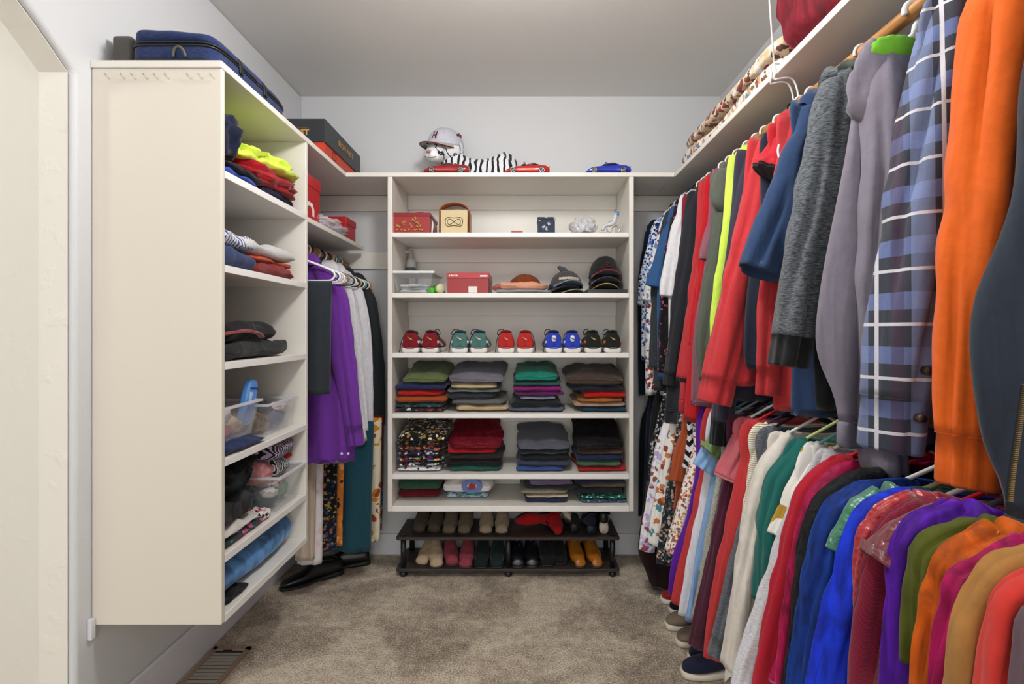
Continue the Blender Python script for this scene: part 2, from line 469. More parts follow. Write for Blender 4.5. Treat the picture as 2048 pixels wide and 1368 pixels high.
# cleats on the back wall and left wall under shelves
c1 = bev(struct('trim_2', box(XL + .001, -.69, YB - .018, YB, 1.995, 2.083), WHITE), .002)
bev(struct('trim_3', box(.57, XR, YB - .018, YB, 1.995, 2.083), WHITE), .002)
bev(struct('trim_4', box(XL, -.69, YB - .018, YB, 1.66, 1.757), WHITE), .002)
bev(struct('trim_5', box(XL, XL + .014, 1.535, 1.552, .385, .445), TRIM), .002)

# ================================================================ SHELVING
def board(name, g, parent, mat=WHITE): return bev(meshobj(name, g, mat, parent, False), .003, 2)
TZ, TT = 2.107, .022
T = thing('top_shelf', 'long white shelf board running over the tall cabinet to the corner', 'shelf', (-1.09, 2.1, TZ - TT))
o = board('shelf_board', move(prism([(XL, 1.548), (-.8965, 1.548), (-.8965, 2.6455), (XL + .0005, 2.6455)], TZ - TT, TZ, 'z'), (1.09, -2.1, -TZ + TT)), T)
T = thing('top_shelf', 'white top board over the middle shelving unit, carrying the toy tiger and cars', 'shelf', (-.06, 2.84, TZ - TT))
board('shelf_board', move(box(XL + .001, .774, 2.6458, YB, TZ - TT, TZ), (.06, -2.84, -TZ + TT)), T)
T = thing('top_shelf', 'white shelf board above the hanging clothes, carrying the folded quilts', 'shelf', (.96, 1.4, TZ - TT))
board('shelf_board', move(box(.776, XR - .001, -.6, YB, TZ - TT, TZ), (-.96, -1.4, -TZ + TT)), T)

# tall cabinet by the doorway
CXL, CXR, CY0, CY1 = XL + .001, -.8985, 1.552, 2.158
T = thing('shelf_cabinet', 'tall wall-hung cabinet with cream end panel and six open shelves', 'cabinet', (-1.09, 1.85, .422))
def L(g): return move(g, (1.09, -1.85, -.422))
board('end_panel', L(box(CXL, CXR, CY0, CY0 + .019, .422, TZ - TT)), T, PANEL)
board('end_panel', L(box(CXL, CXR, CY1, CY1 + .019, .422, TZ - TT)), T)
board('back_panel', L(box(CXL, CXL + .006, CY0 + .02, CY1 - .001, .442, TZ - TT)), T)
LZ = [1.785, 1.50, 1.205, .912, .622, .442]
for z in LZ:
    s = board('shelf', L(box(CXL + .007, CXR - .002, CY0 + .0195, CY1 - .0005, z - .022, z)), T)
    board('edge_strip', L(box(CXR - .002, CXR, CY0 + .0195, CY1 - .0005, z - .0222, z + .0002)), s, EDGE)
# shelf over the short hanging rod
T = thing('hanging_shelf', 'small white shelf above the short hanging rod, holding red boxes', 'shelf', (-1.09, 2.5, 1.757))
board('shelf_board', move(box(CXL, CXR, 2.178, 2.95, 1.757, 1.779), (1.09, -2.5, -1.757)), T)

# middle shelving unit
UX0, UX1, UY0 = -.687, .567, 2.646
UZ = [1.801, 1.493, 1.188, .880, .570, .409]
T = thing('shelving_unit', 'white seven-bay shelving unit in the middle of the back wall', 'shelving', (-.06, 2.83, .381))
def U(g): return move(g, (.06, -2.83, -.381))
for x in (UX0, UX1 - .024): board('side_panel', U(box(x, x + .024, UY0, YB - .001, .381, TZ - TT)), T)
board('back_panel', U(box(UX0 + .025, UX1 - .025, YB - .006, YB - .001, .41, TZ - TT)), T)
for i, z in enumerate(UZ):
    s = board('shelf', U(box(UX0 + .0245, UX1 - .0245, UY0 + .004, YB - .007, z - (.022 if i < 5 else .028), z)), T)
    board('edge_strip', U(box(UX0 + .0245, UX1 - .0245, UY0, UY0 + .004, z - (.024 if i < 5 else .028), z + .0004)), s, EDGE)
for i, z in enumerate([TZ - TT] + [q - .022 for q in UZ[:-1]]):
    board('cleat', U(box(UX0 + .025, UX1 - .025, YB - .025, YB - .007, z - .085 + .002, z - .0005)), T)

# rods
WOOD = None
def woodmat(c1, c2, sc=(30, 3, 30), rough=.4):
    m, nt, b = newmat('wood'); v = mapping(nt, sc)
    n = nt.nodes.new('ShaderNodeTexNoise'); n.inputs['Scale'].default_value = 2; n.inputs['Detail'].default_value = 5; n.inputs['Distortion'].default_value = .5
    nt.links.new(v, n.inputs['Vector']); nt.links.new(ramp(nt, n.outputs['Fac'], [(.3, c1), (.7, c2)]), b.inputs['Base Color'])
    b.inputs['Roughness'].default_value = rough; return m
WOOD = woodmat('#8d5f2f', '#c58f55')
RX, RZ, LRZ = .85, 1.995, 1.115
def rod(name, label, x, y0, y1, z, r=.0165, g='clothes rods'):
    o = meshobj(name, sweep([(0, 0, 0), (0, y1 - y0, 0)], r, 20), WOOD, None, True, (x, y0, z)); tag(o, label, 'rod', g)
rod('closet_rod', 'round wooden rod under the long shelf, carrying the upper row of clothes', RX, -.3, YB - .02, RZ)
rod('closet_rod', 'lower wooden rod half hidden beneath the upper clothes', RX, -.3, YB - .02, LRZ)
rod('closet_rod', 'short wooden rod between tall cabinet and back wall', -1.02, CY1 + .02, YB - .02, 1.685)
rod('closet_rod', 'low wooden rod hidden behind purple shirt, carrying trousers and skirts', -1.03, CY1 + .02, YB - .02, .86)
WIRE = solid('white_wire', '#e8e8ea', .35)
def wires(label, x, y, y2):
    T = thing('rod_bracket', label, 'bracket', (x, y, TZ))
    meshobj('suspension_wire', sweep([(0, 0, 0), (-.02, 0, .28), (-.035, 0, ZC - TZ)], .0028, 8), WIRE, T)
    meshobj('clamp', join(sweep([(-.006, -.012, .012), (-.006, -.012, -.04)], .003, 8), sweep([(-.006, .012, .012), (-.006, .012, -.04)], .003, 8),
            sweep([(-.006, -.012, .012), (.02, 0, .012)], .003, 8)), WIRE, T)
    if y2:
        for dy in (-.014, .014):
            meshobj('support_wire', sweep(crom([(-.006, dy, -.04), (.04, dy, -.035), (.06, dy - .0, -.06), (RX - x, dy, RZ - TZ - .018), (RX - x + .02, dy, RZ - TZ)], 5), .0028, 8), WIRE, T)
wires('white wire bracket clamped to shelf edge beside the folded quilts, holding the rod', .775, 1.60, True)
T = thing('suspension_wire', 'thin white wire hanging from ceiling behind the burgundy blanket', 'wire', (.90, 1.77, TZ)); meshobj('wire', sweep([(0, 0, 0), (-.01, 0, ZC - TZ)], .0025, 8), WIRE, T)
T = thing('suspension_wire', 'thin white wire nearest the wall, above the burgundy blanket', 'wire', (1.04, 1.92, TZ)); meshobj('wire', sweep([(0, 0, 0), (-.01, 0, ZC - TZ)], .0025, 8), WIRE, T)

# floor register
BR = solid('brown_metal', '#a08877', .45, .2); SL = solid('grey_metal', '#b3aca0', .4, .3); DK = solid('duct_dark', '#15130f', .9)
T = thing('floor_vent', 'brown metal floor register set in carpet beside the baseboard', 'vent', (-1.185, 1.86, 0))
w, d = .075, .27
meshobj('frame', join(box(-w, -w+.017, -.09, d, 0, .008), box(w-.017, w, -.09, d, 0, .008), box(-w, w, d-.02, d, 0, .008), box(-w, w, -.09, -.07, 0, .008)), BR, T, False)
meshobj('duct', box(-w+.01, w-.01, -.08, d-.01, .0005, .0015), DK, T, False)
for i in range(15):
    meshobj('slat', box(-w+.016, w-.016, -.066 + i*.0205, -.066 + i*.0205 + .0125, .002, .0055), SL, T, False)
meshobj('lever', box(-.022, .012, d-.036, d-.03, .006, .012), DK, T, False)

# lights: closet ceiling fixture above the view; also builds two added fill lamps
def fixture(label, x, y, watt, size):
    T = thing('ceiling_and_fill_light', label, 'light', (x, y, ZC))
    meshobj('base', join(sweep([(0, 0, 0), (0, 0, -.02)], .15, 32)), TRIM, T)
    m, nt, b = newmat('lamp_glass'); b.inputs['Base Color'].default_value = lin('#ffffff'); b.inputs['Emission Color'].default_value = lin('#fff2e0'); b.inputs['Emission Strength'].default_value = 3
    rings = [[(.14 * math.cos(a) * math.cos(t), .14 * math.sin(a) * math.cos(t), -.02 - .06 * math.sin(t)) for a in [2*PI*i/32 for i in range(32)]] for t in [PI/2*j/8 for j in range(8)]]
    meshobj('diffuser', grid_rings(rings, False, True), m, T)
    l = bpy.data.lights.new('ceiling_and_fill_lamp', 'POINT'); l.energy = watt; l.shadow_soft_size = .11; l.color = (1, .975, .945)
    lo = bpy.data.objects.new('ceiling_and_fill_lamp', l); COL.objects.link(lo); lo.location = (x, y, ZC - .20)
LIGHTS_AT = None
# ================================================================ HANGERS AND HANGING CLOTHES
PLAST = {k: solid(k + '_plastic', c, .3) for k, c in dict(white='#eceef0', black='#1c1d20', blue='#2a4fc0', teal='#6fb3ad', lime='#c6cc8a', red='#c01826', grey='#a9b4c6', navy='#1d2b55', yellow='#c9a43c', wood='#a8703a', purple='#3b2f9a').items()}
def hanger_geo(hw=.20, drop=.075, r=.0038, bar=True):
    hook = [(.0205 * math.sin(a), 0, .0205 * math.cos(a)) for a in [math.radians(t) for t in range(-115, 100, 12)]]
    hook = [(p[0], 0, p[2]) for p in hook] + [(.016, 0, -.014), (.003, 0, -.032), (0, 0, -.05)]
    g = [sweep(hook, r, 8)]
    pts = crom([(0, 0, -.05), (hw * .45, 0, -.05 - drop * .42), (hw * .88, 0, -.05 - drop * .85), (hw, 0, -.05 - drop * 1.12), (hw * .95, 0, -.05 - drop * 1.4), (hw * .8, 0, -.05 - drop * 1.48), (0, 0, -.05 - drop * 1.48)], 5)
    g.append(sweep(pts, r, 8)); g.append(sweep([(-p[0], p[1], p[2]) for p in pts], r, 8))
    return join(*g)
def hanger(colour, x, y, z, label, rot=0, hw=.20, drop=.075, group='clothes hangers', r=.0038):
    o = meshobj('clothes_hanger', hanger_geo(hw, drop, r), PLAST[colour], None, True, (x, y, z), (0, 0, rot))
    return tag(o, label, 'hanger', group)

def resample(pts, n):
    P = [Vector(p) for p in pts]; d = [0]
    for a, b in zip(P, P[1:]): d.append(d[-1] + (b - a).length)
    out = []
    for i in range(n):
        s = d[-1] * i / (n - 1); k = 0
        while k < len(d) - 2 and d[k + 1] < s: k += 1
        t = (s - d[k]) / max(1e-9, d[k + 1] - d[k]); out.append(P[k].lerp(P[k + 1], t))
    return out

def garment(name, label, cat, mat, Y, body, sleeve=None, side=1, rx=.85, rz=1.995, wall=.285, hem=None, bt=.026, st=.030, sw=.055,
            amp=.013, seed=0, unk=.075, hang='white', cuff=None, smat=None, collar='crew', cmat=None, fr=12, group=None, short=False, cufflen=.055, yoff=0, hem_rib=None, hw=.19, dip=.02, hr=.0038, nzv=-.062):
    """body / sleeve: aisle-side outline as pixels read at depth Y, from the shoulder down.  Returns the thing."""
    rnd = random.Random(seed * 13 + 5)
    tou = lambda p: (side * (rx - PX(p[0], Y)), PZ(p[1], Y) - rz)
    B = [tou(p) for p in body]
    S = [tou(p) for p in sleeve] if sleeve else None
    hz = B[-1][1] if hem is None else PZ(hem, Y) - rz
    T = thing(name, label, cat, (rx, Y, rz), 0, group)
    neck = (unk, nzv)
    top = min(B[0][1], nzv - .012)
    if B[0][0] < unk + .03: B[0] = (unk + .03, B[0][1])
    B[0] = (B[0][0], top)
    out = [(unk * .75, nzv + .004), neck] + B
    if hem is not None and hz < B[-1][1]: out.append((B[-1][0], hz))
    # smooth outline
    sm = crom([(u, 0, z) for u, z in out], 5)
    rings = []
    pts = resample(sm, 38)
    znk = nzv + .004; zh = pts[-1].z
    nth = 44
    for j, p in enumerate(pts):
        z = p.z; u = max(.03, p.x); g = min(1, max(0, (znk - z) / max(.2, (znk - zh))))
        uA = u; uW = min(u, wall)
        hwid = (uA + uW) / 2; mid = (uA - uW) / 2
        b = bt * (.45 + .55 * min(1, g * 3.5)); r = []
        for i in range(nth):
            a = 2 * PI * i / nth; ca, sa = math.cos(a), math.sin(a)
            uu = mid + hwid * (abs(ca) ** .75) * (1 if ca > 0 else -1)
            yy = b * (abs(sa) ** .8) * (1 if sa > 0 else -1)
            yy += amp * g ** .7 * math.sin(fr * 6 * uu + seed * 1.7 + .9 * math.sin(4 * z + seed)) * 1.0
            yy += .5 * amp * g * nz3(uu * 9, 0, z * 5, seed)
            zz = z + (.010 * nz3(uu * 4, a, 0, seed) if j > 30 else 0)
            if j < 9 and abs(uu) < unk * 1.15: zz -= dip * (1 - (uu / (unk * 1.15)) ** 2) * (1 - j / 9) * (1 if sa < 0 else .45)
            r.append((-side * uu, yy, zz))
        rings.append(r)
    # turn hem inside for thickness
    last = rings[-1]; c = Vector((0, 0, 0))
    for q in last: c += Vector(q)
    c /= len(last)
    rings.append([(c.x + (q[0] - c.x) * .97, q[1] * .75, q[2] + .012) for q in last])
    meshobj('body', grid_rings(rings), mat, T)
    if hem_rib:
        rr = []
        for k, s in enumerate((0, .15, .85, 1)):
            sc = 1.0 if k in (0, 3) else 1.03
            rr.append([(c.x + (q[0] - c.x) * sc, q[1] * (1.15 if k in (1, 2) else 1.0), q[2] + .003 - s * .055) for q in last])
        meshobj('hem_band', grid_rings(rr, True, True), cmat or mat, T)
    # collar
    if collar in ('crew', 'band'):
        pts = [(unk * .8 * math.cos(a), bt * .75 * math.sin(a), nzv + .006 - dip * (1 - (.7 * math.cos(a)) ** 2) * (1 if math.sin(a) < 0 else .45)) for a in [2 * PI * i / 24 for i in range(25)]]
        meshobj('collar', sweep(pts, .007, 8, False), cmat or mat, T)
    elif collar == 'shirt':
        rr = []
        for k, (zz, s) in enumerate([(-.060, .95), (-.030, .75), (-.022, .85), (-.045, 1.25), (-.066, 1.45)]):
            rr.append([(unk * .8 * s * math.cos(a), bt * s * math.sin(a), zz - (.02 * (s - .7) * (1 if math.sin(a) < -.5 else 0))) for a in [2 * PI * i / 24 for i in range(24)]])
        meshobj('collar', grid_rings(rr, False, False), cmat or mat, T)
    elif collar == 'hood':
        g = lump_geo(.26, bt * 3.2, .19, seed, .16, 2.6, 14, 1.6)
        meshobj('hood', move(g, (-side * .02, -bt * .5, -.272)), cmat or mat, T)
    # sleeves
    if S:
        for sd in (1, -1):
            k = len(S)
            base = [(unk * .9, nzv - .004)] + [q for q in S if q[0] > unk + .012]
            dens = [(p.x, p.z) for p in resample([(u, 0, z) for u, z in base], 40)]
            path = []
            for i in range(0, 40, 3):
                a_, b_ = dens[max(0, i - 1)], dens[min(39, i + 1)]
                du, dz = b_[0] - a_[0], b_[1] - a_[1]; ln = math.hypot(du, dz) or 1
                rf = sw * .92 * interp([(0, .35), (.15, .85), (.3, .95), (1, .85)], i / 39)
                path.append((dens[i][0] + dz / ln * rf, dens[i][1] - du / ln * rf))
            if sd == -1:
                path = [(min(u, wall - sw), z) for u, z in path]
            P = resample(crom([(u, 0, z) for u, z in path], 6), 46)
            rings = []
            n = 44; Ltot = len(P) - 1
            for j, p in enumerate(P):
                t = (P[min(j + 1, Ltot)] - P[max(j - 1, 0)]).normalized()
                ax = Vector((t.z, 0, -t.x))  # perpendicular in XZ
                if ax.x < 0: ax = -ax
                s = j / Ltot; gr = min(1, s * 4)
                rxx = sw * interp([(0, .4), (.14, .9), (.3, 1.0), (.6, .95), (.9, .85), (1, .78)] if not short else [(0, .45), (.3, .95), (1, 1.1)], s)
                ryy = st * interp([(0, .6), (.14, .95), (.5, 1.0), (.85, .9), (1, .8)] if not short else [(0, .6), (.4, 1), (1, 1.15)], s)
                r = []
                for i in range(n):
                    a = 2 * PI * i / n
                    w = 1 + .10 * math.sin(3 * a + seed + 2.2 * s) * min(1, s * 3) + .07 * math.sin(2 * a + 9 * s + seed)
                    w += .06 * math.sin(34 * s + 2 * a + seed * 2) * math.exp(-((s - .55) / .16) ** 2) * (0 if short else 1)
                    for gk in range(3):
                        a0 = -.7 + (gk - 1) * .85 + .28 * math.sin(2.2 * s + seed + gk * 2)
                        dd = (a - a0 + PI) % (2 * PI) - PI
                        w -= (.36 - .05 * gk) * gr * math.exp(-(dd / .17) ** 2) * (.55 + .45 * math.sin(5 * s + gk * 2.1 + seed))
                    w += .05 * nz3(math.cos(a) * 1.5, s * 8, math.sin(a) * 1.5, seed + 9)
                    q = p + ax * (rxx * w * math.cos(a)) + Vector((0, ryy * w * math.sin(a), 0))
                    r.append((-side * q.x * sd if sd == 1 else side * q.x, q.y + yoff * min(1, s * 3), q.z))
                rings.append(r)
            c = [sum(q[i] for q in rings[-1]) / n for i in range(3)]
            e1 = [tuple(c[i] + (q[i] - c[i]) * .93 for i in range(3)) for q in rings[-1]]
            e2 = [tuple(c[i] + (q[i] - c[i]) * .85 + (.02 if i == 2 else 0) for i in range(3)) for q in rings[-1]]
            sl = meshobj('sleeve', grid_rings(rings + [e1, e2]), smat or mat, T)
            if cuff is not None:
                last = rings[-1]; d = (P[-1] - P[-3]).normalized()
                dx = -side * d.x * sd if sd == 1 else side * d.x
                rr = []
                for k2, (s2, scl) in enumerate([(-.006, 1.0), (.0, 1.012), (.004, .95), (.5, .96), (.94, .95), (1, .90), (.9, .8)]):
                    rr.append([(c[0] + (q[0] - c[0]) * scl + dx * cufflen * s2, c[1] + (q[1] - c[1]) * scl, c[2] + (q[2] - c[2]) * scl + d.z * cufflen * s2) for q in last])
                meshobj('cuff', grid_rings(rr), cuff if not isinstance(cuff, bool) else mat, sl)
    if hang:
        zt_ = -.175
        hu = min([q[0] for q in out if q[1] < -.10][:1] + [hw + .03]) if True else hw
        hw = max(.10, min(hw, hu - .035))
        hanger(hang, rx, Y, rz, ' '.join((('wooden' if hang == 'wood' else hang + ' plastic') + ' hanger holding the ' + label.split(' hanging')[0].split(' with ')[0]).split()[:16]), 0, hw, .10 if rz > 1.5 else .07, 'clothes hangers', hr)
    return T

f = fabric
UP = ' hanging on the upper rod'
G1 = 'clothes on the upper rod'; G2 = 'clothes on the lower rod'
BLK = '#17191d'
def up(name, label, cat, mat, Y, body, sleeve=None, **k):
    return garment(name, label, cat, mat, Y, body, sleeve, side=1, rx=RX, rz=RZ, group=G1, **k)
def lo(name, label, cat, mat, Y, body, sleeve=None, **k):
    k.setdefault('unk', .125); k.setdefault('dip', .06); k.setdefault('nzv', -.094); k.setdefault('hr', .0045); k.setdefault('hw', .18); k['sw'] = k.get('sw', .055) * (.82 if Y > 1.2 else .70)
    return garment(name, label, cat, mat, Y, body, sleeve, side=1, rx=RX, rz=LRZ, group=G2, **k)

FLOR = lambda g, sc, *c: f(g, 'print', None, (sc * 1.7, list(c)))
# ---- upper row, from the back wall forwards
up('shirt', 'dark teal shirt hanging on the upper rod, closest to the back wall', 'shirt', f('#14202e'), 2.93, [(1297, 448), (1283, 520), (1277, 640), (1277, 790)], [(1297, 448), (1281, 530), (1277, 660)], st=.022, seed=1, hang='black')
up('shirt', 'blue and white palm-print short sleeve shirt behind the rust floral shirt', 'shirt', FLOR('#e6ecf4', 45, '#24418c', '#4f78c2', '#dfe8f5', '#16264f', '#8fb0e0'), 2.85, [(1303, 455), (1285, 560), (1281, 720)], [(1303, 455), (1283, 560), (1278, 610)], st=.028, seed=2, short=True, collar='shirt')
up('shirt', 'white shirt with rust and blue flowers, near the back wall on upper rod', 'shirt', FLOR('#eceef2', 26, '#b0442e', '#6e8fbf', '#f2f0ee', '#8a2f24', '#dfe7ee', '#f2f0ee'), 2.765, [(1320, 448), (1300, 560), (1292, 640), (1290, 790)], [(1320, 448), (1298, 540), (1287, 600)], st=.028, seed=3, short=True, hang='blue', collar='shirt')
up('sweater', 'charcoal long sleeve top between floral shirt and denim-blue tee', 'sweater', f('#2b3136', 'heather', '#3d464c'), 2.69, [(1325, 440), (1310, 560), (1308, 780)], [(1325, 440), (1305, 560), (1299, 735)], st=.024, seed=4)
up('shirt', 'denim blue short sleeve tee hanging beside the white polo', 'shirt', f('#315a8c'), 2.62, [(1338, 425), (1316, 560), (1316, 760)], [(1338, 425), (1316, 500), (1301, 572)], st=.03, seed=5, short=True, hang='navy')
up('shirt', 'black shirt printed with small pink flowers, behind the white polo', 'shirt', FLOR('#15161a', 50, '#15161a', '#a0556f', '#15161a', '#2c2029', '#15161a'), 2.545, [(1352, 405), (1325, 560), (1314, 745)], [(1352, 405), (1330, 520), (1316, 715)], st=.022, seed=6, hang='black')
up('polo_shirt', 'white polo shirt with short sleeves next to the charcoal hoodie', 'shirt', f('#e3e4ea'), 2.48, [(1362, 395), (1338, 560), (1338, 740)], [(1362, 395), (1340, 470), (1326, 592)], st=.034, seed=7, short=True, collar='shirt')
up('sweater', 'dark crimson top squeezed between white polo and charcoal hoodie', 'sweater', f('#8e2434'), 2.42, [(1378, 380), (1362, 470), (1352, 700)], [(1378, 380), (1366, 460), (1352, 600)], st=.022, seed=8)
up('hoodie', 'charcoal black hoodie reaching lowest beside the red track jacket', 'hoodie', f('#2b2d33'), 2.35, [(1392, 355), (1362, 470), (1345, 640), (1330, 810)], [(1392, 355), (1372, 420), (1350, 570), (1327, 745)], hem=822, st=.034, seed=9, cuff=f('#202227'), hem_rib=True)
up('track_jacket', 'red track jacket with black-trimmed cuffs beside the charcoal hoodie', 'jacket', f('#b8333a'), 2.20, [(1420, 345), (1390, 500), (1372, 640), (1358, 790)], [(1420, 345), (1396, 460), (1378, 590), (1354, 755)], hem=800, st=.034, seed=10, cuff=f('#231a1e'), cufflen=.014, hang='white', hem_rib=True, cmat=f('#a52c33'))
up('sweater', 'bright red long tunic hem showing under the mauve tee', 'sweater', f('#b81c24'), 2.125, [(1432, 340), (1400, 500), (1380, 700), (1369, 842)], [(1432, 340), (1405, 460), (1380, 690)], st=.022, seed=11)
up('shirt', 'mauve pink tee beside the olive hoodie', 'shirt', f('#8a5a68'), 2.05, [(1440, 335), (1412, 500), (1390, 650), (1382, 810)], [(1440, 335), (1425, 420), (1408, 520)], st=.024, seed=12, short=True)
up('hoodie', 'olive grey hoodie next to the neon yellow jacket', 'hoodie', f('#555b52'), 1.96, [(1452, 318), (1428, 440), (1406, 600), (1397, 740)], [(1452, 318), (1432, 420), (1405, 600), (1394, 690), (1400, 760)], st=.038, seed=13, collar='hood')
up('jacket', 'neon yellow running jacket hanging between olive hoodie and dark purple sweatshirt', 'jacket', f('#cfee5c'), 1.885, [(1472, 312), (1445, 460), (1428, 600), (1416, 792)], [(1472, 312), (1448, 450), (1428, 600), (1418, 780)], st=.028, seed=14, collar='shirt')
up('sweatshirt', 'dark purple navy sweatshirt with long black cuff below the big red sweatshirt', 'sweatshirt', f('#393849'), 1.815, [(1490, 298), (1462, 420), (1440, 600), (1426, 800)], [(1490, 298), (1466, 420), (1438, 640), (1421, 840)], st=.036, sw=.05, seed=15, cuff=f('#0e1217'), cufflen=.085, cmat=f('#3d2a86'))
up('sweatshirt', 'big coral red sweatshirt with wide sleeve and ribbed cuff', 'sweatshirt', f('#c0363c'), 1.72, [(1510, 278), (1480, 440), (1460, 600), (1450, 770)], [(1516, 272), (1498, 340), (1456, 530), (1420, 680), (1405, 752)], st=.052, sw=.072, seed=16, cuff=True, cufflen=.08, yoff=-.005)
up('vest', 'navy sleeveless vest with red piping beside the coral red sweatshirt', 'vest', f('#242b3b'), 1.635, [(1548, 290), (1520, 430), (1497, 580), (1488, 700), (1500, 740)], None, bt=.03, seed=17, hang='black', collar='none')
up('shirt', 'short sleeve red training top with black trimmed sleeve', 'shirt', f('#b3232e'), 1.585, [(1568, 262), (1550, 400), (1540, 600), (1530, 780)], [(1562, 262), (1535, 305), (1521, 332)], st=.05, seed=18, short=True, sw=.052, cuff=f('#1c1a1f'), cufflen=.010, collar='shirt')
up('sweatshirt', 'second coral red sweatshirt with pleated hem behind the navy polo', 'sweatshirt', f('#ba353b'), 1.525, [(1592, 250), (1570, 450), (1556, 640), (1548, 818)], [(1575, 255), (1545, 400), (1520, 620), (1513, 738)], st=.034, sw=.045, seed=19, cuff=True, cufflen=.075)
up('polo_shirt', 'navy blue short sleeve polo with wide open sleeve', 'shirt', f('#2b4064'), 1.45, [(1612, 215), (1598, 420), (1592, 640), (1586, 832)], [(1596, 218), (1562, 310), (1530, 420), (1487, 535)], st=.058, sw=.066, seed=20, short=True, hang='black', collar='shirt', yoff=-.005)
up('sweater', 'grey heather sweater with black lower sleeves and black body', 'sweater', f('#1d2024'), 1.30, [(1668, 130), (1640, 250), (1632, 480), (1628, 700), (1630, 820)], [(1650, 130), (1622, 220), (1590, 400), (1557, 560), (1541, 668)], st=.060, sw=.062, seed=21, smat=f('#34383d', 'heather', '#737980'), cuff=f('#1b1d20'), cufflen=.075, cmat=f('#20302c'), yoff=-.01, collar='shirt')
LAV = up('sweatshirt', 'lavender grey sweatshirt with lime lined hood', 'sweatshirt', f('#7d7886'), 1.13, [(1728, 125), (1700, 250), (1672, 420), (1645, 590), (1638, 690), (1665, 790), (1672, 845)], [(1735, 118), (1712, 200), (1705, 380), (1695, 600), (1700, 780), (1708, 885)], st=.062, sw=.052, seed=22, cuff=True, cufflen=.058, yoff=-.035, hem_rib=True, collar='hood', amp=.012, hr=.006)
PLD = up('flannel_shirt', 'blue grey plaid flannel shirt with white check and buttoned cuff', 'shirt', f('#3f4450', 'plaid'), .975, [(1870, 40), (1830, 300), (1800, 520), (1775, 700), (1765, 830)], [(1885, -30), (1850, 60), (1812, 240), (1775, 460), (1745, 640), (1732, 790)], st=.062, sw=.066, seed=23, cuff=True, cufflen=.098, yoff=-.01, collar='shirt')
up('sweatshirt', 'bright orange sweatshirt with long ribbed cuff', 'sweatshirt', f('#e0641c'), .83, [(1980, -60), (1945, 200), (1925, 500), (1915, 700), (1910, 860)], [(1985, -120), (1950, 0), (1918, 250), (1893, 500), (1884, 700), (1877, 865)], st=.055, sw=.052, seed=24, cuff=True, cufflen=.08, yoff=-.012)
NVJ = up('jacket', 'navy jacket with brass zip, nearest to the camera on upper rod', 'jacket', f('#2c3340'), .705, [(2060, 120), (2040, 300), (2000, 480), (1962, 620), (1957, 720), (1985, 870), (2016, 970), (2022, 1035)], None, bt=.035, seed=25, amp=.012, hem_rib=True, hang='white')

def on(T, px, py, Y):  # local coordinates of a point seen in the photograph, on a garment hanging at T
    return (PX(px, Y) - T.location[0], Y - T.location[1], PZ(py, Y) - T.location[2])
meshobj('hood_lining', move(lump_geo(.10, .05, .055, 3, .10, 2.6, 12), on(LAV, 1782, 128, 1.10)), f('#74ba34'), LAV)
BTN = solid('dark_button', '#24211f', .3); BTO = solid('button_rim', '#4a3624', .4)
for px, py in ((1846, 838), (1860, 742)):
    p = on(PLD, px, py, .906)
    B_ = meshobj('button', move(sweep([(0, .012, 0), (0, 0, 0), (0, -.002, 0)], [.008, .008, .007], 18), p), BTO, PLD)
    meshobj('button_centre', move(sweep([(0, -.0015, 0), (0, -.003, 0)], .0062, 16), p), BTN, B_)
BRS = solid('brass', '#a08a5c', .35, .8)
zp = crom([on(NVJ, 2047, 770, .655), on(NVJ, 2034, 860, .655), on(NVJ, 2020, 960, .655), on(NVJ, 2017, 1000, .655)], 16)
Z_ = meshobj('zip_tape', sweep(zp, .0042, 8, True, .4), f('#1c212b'), NVJ)
meshobj('zip_teeth', join(*[move(box(-.0024, .0024, -.0045, .001, -.0007, .0007), tuple(p)) for p in resample(zp, 62)]), BRS, Z_, False)
# ---- lower row, from the back wall forwards
lo('dress', 'black dress on lower rod, closest to the back wall', 'dress', f('#0f1416'), 2.92, [(1300, 812), (1280, 860), (1275, 1030)], None, seed=31, hang=None, collar='none')
lo('dress', 'midnight blue dress hanging next to the black dress', 'dress', f('#141d33'), 2.84, [(1310, 808), (1292, 850), (1283, 1035)], None, seed=32, hang=None, collar='none')
lo('cardigan', 'black cardigan draped beside the midnight blue dress', 'cardigan', f('#1a1b1f'), 2.76, [(1318, 800), (1300, 850), (1290, 1000)], [(1318, 800), (1302, 850), (1293, 1010)], st=.02, seed=33, hang=None)
lo('dress', 'long dark chocolate dress reaching nearly to the carpet', 'dress', f('#241416'), 2.54, [(1335, 830), (1300, 950), (1277, 1090), (1290, 1140), (1305, 1178)], None, seed=34, hang=None, bt=.03, collar='none')
lo('blouse', 'dark blouse with small green and white sprigs, by the back end of lower rod', 'blouse', FLOR('#1b1d22', 60, '#1b1d22', '#7f9a86', '#1b1d22', '#d0cfcf', '#1b1d22', '#5d3b4e'), 2.62, [(1328, 812), (1303, 900), (1290, 1065)], [(1328, 812), (1303, 880), (1288, 1050)], st=.02, seed=35, hang=None)
lo('blouse', 'lilac and white blouse with rust blossoms and flared sleeve tip', 'blouse', FLOR('#e7e7f0', 24, '#b9abd8', '#efeef2', '#8d5a3d', '#efeef2', '#cfc8e6', '#efeef2', '#9a4a52'), 2.47, [(1340, 812), (1312, 900), (1290, 1060)], [(1340, 812), (1312, 900), (1286, 1050), (1280, 1100)], st=.026, seed=36, hang=None)
lo('blouse', 'white blouse printed with brown butterflies', 'blouse', FLOR('#eeece8', 20, '#efeeea', '#8a4a2c', '#efeeea', '#c6794a', '#efeeea', '#efeeea', '#4e8fa0'), 2.395, [(1355, 815), (1330, 900), (1308, 1070)], [(1355, 815), (1330, 900), (1312, 1000), (1297, 1088)], st=.028, seed=37, hang='teal', collar='shirt')
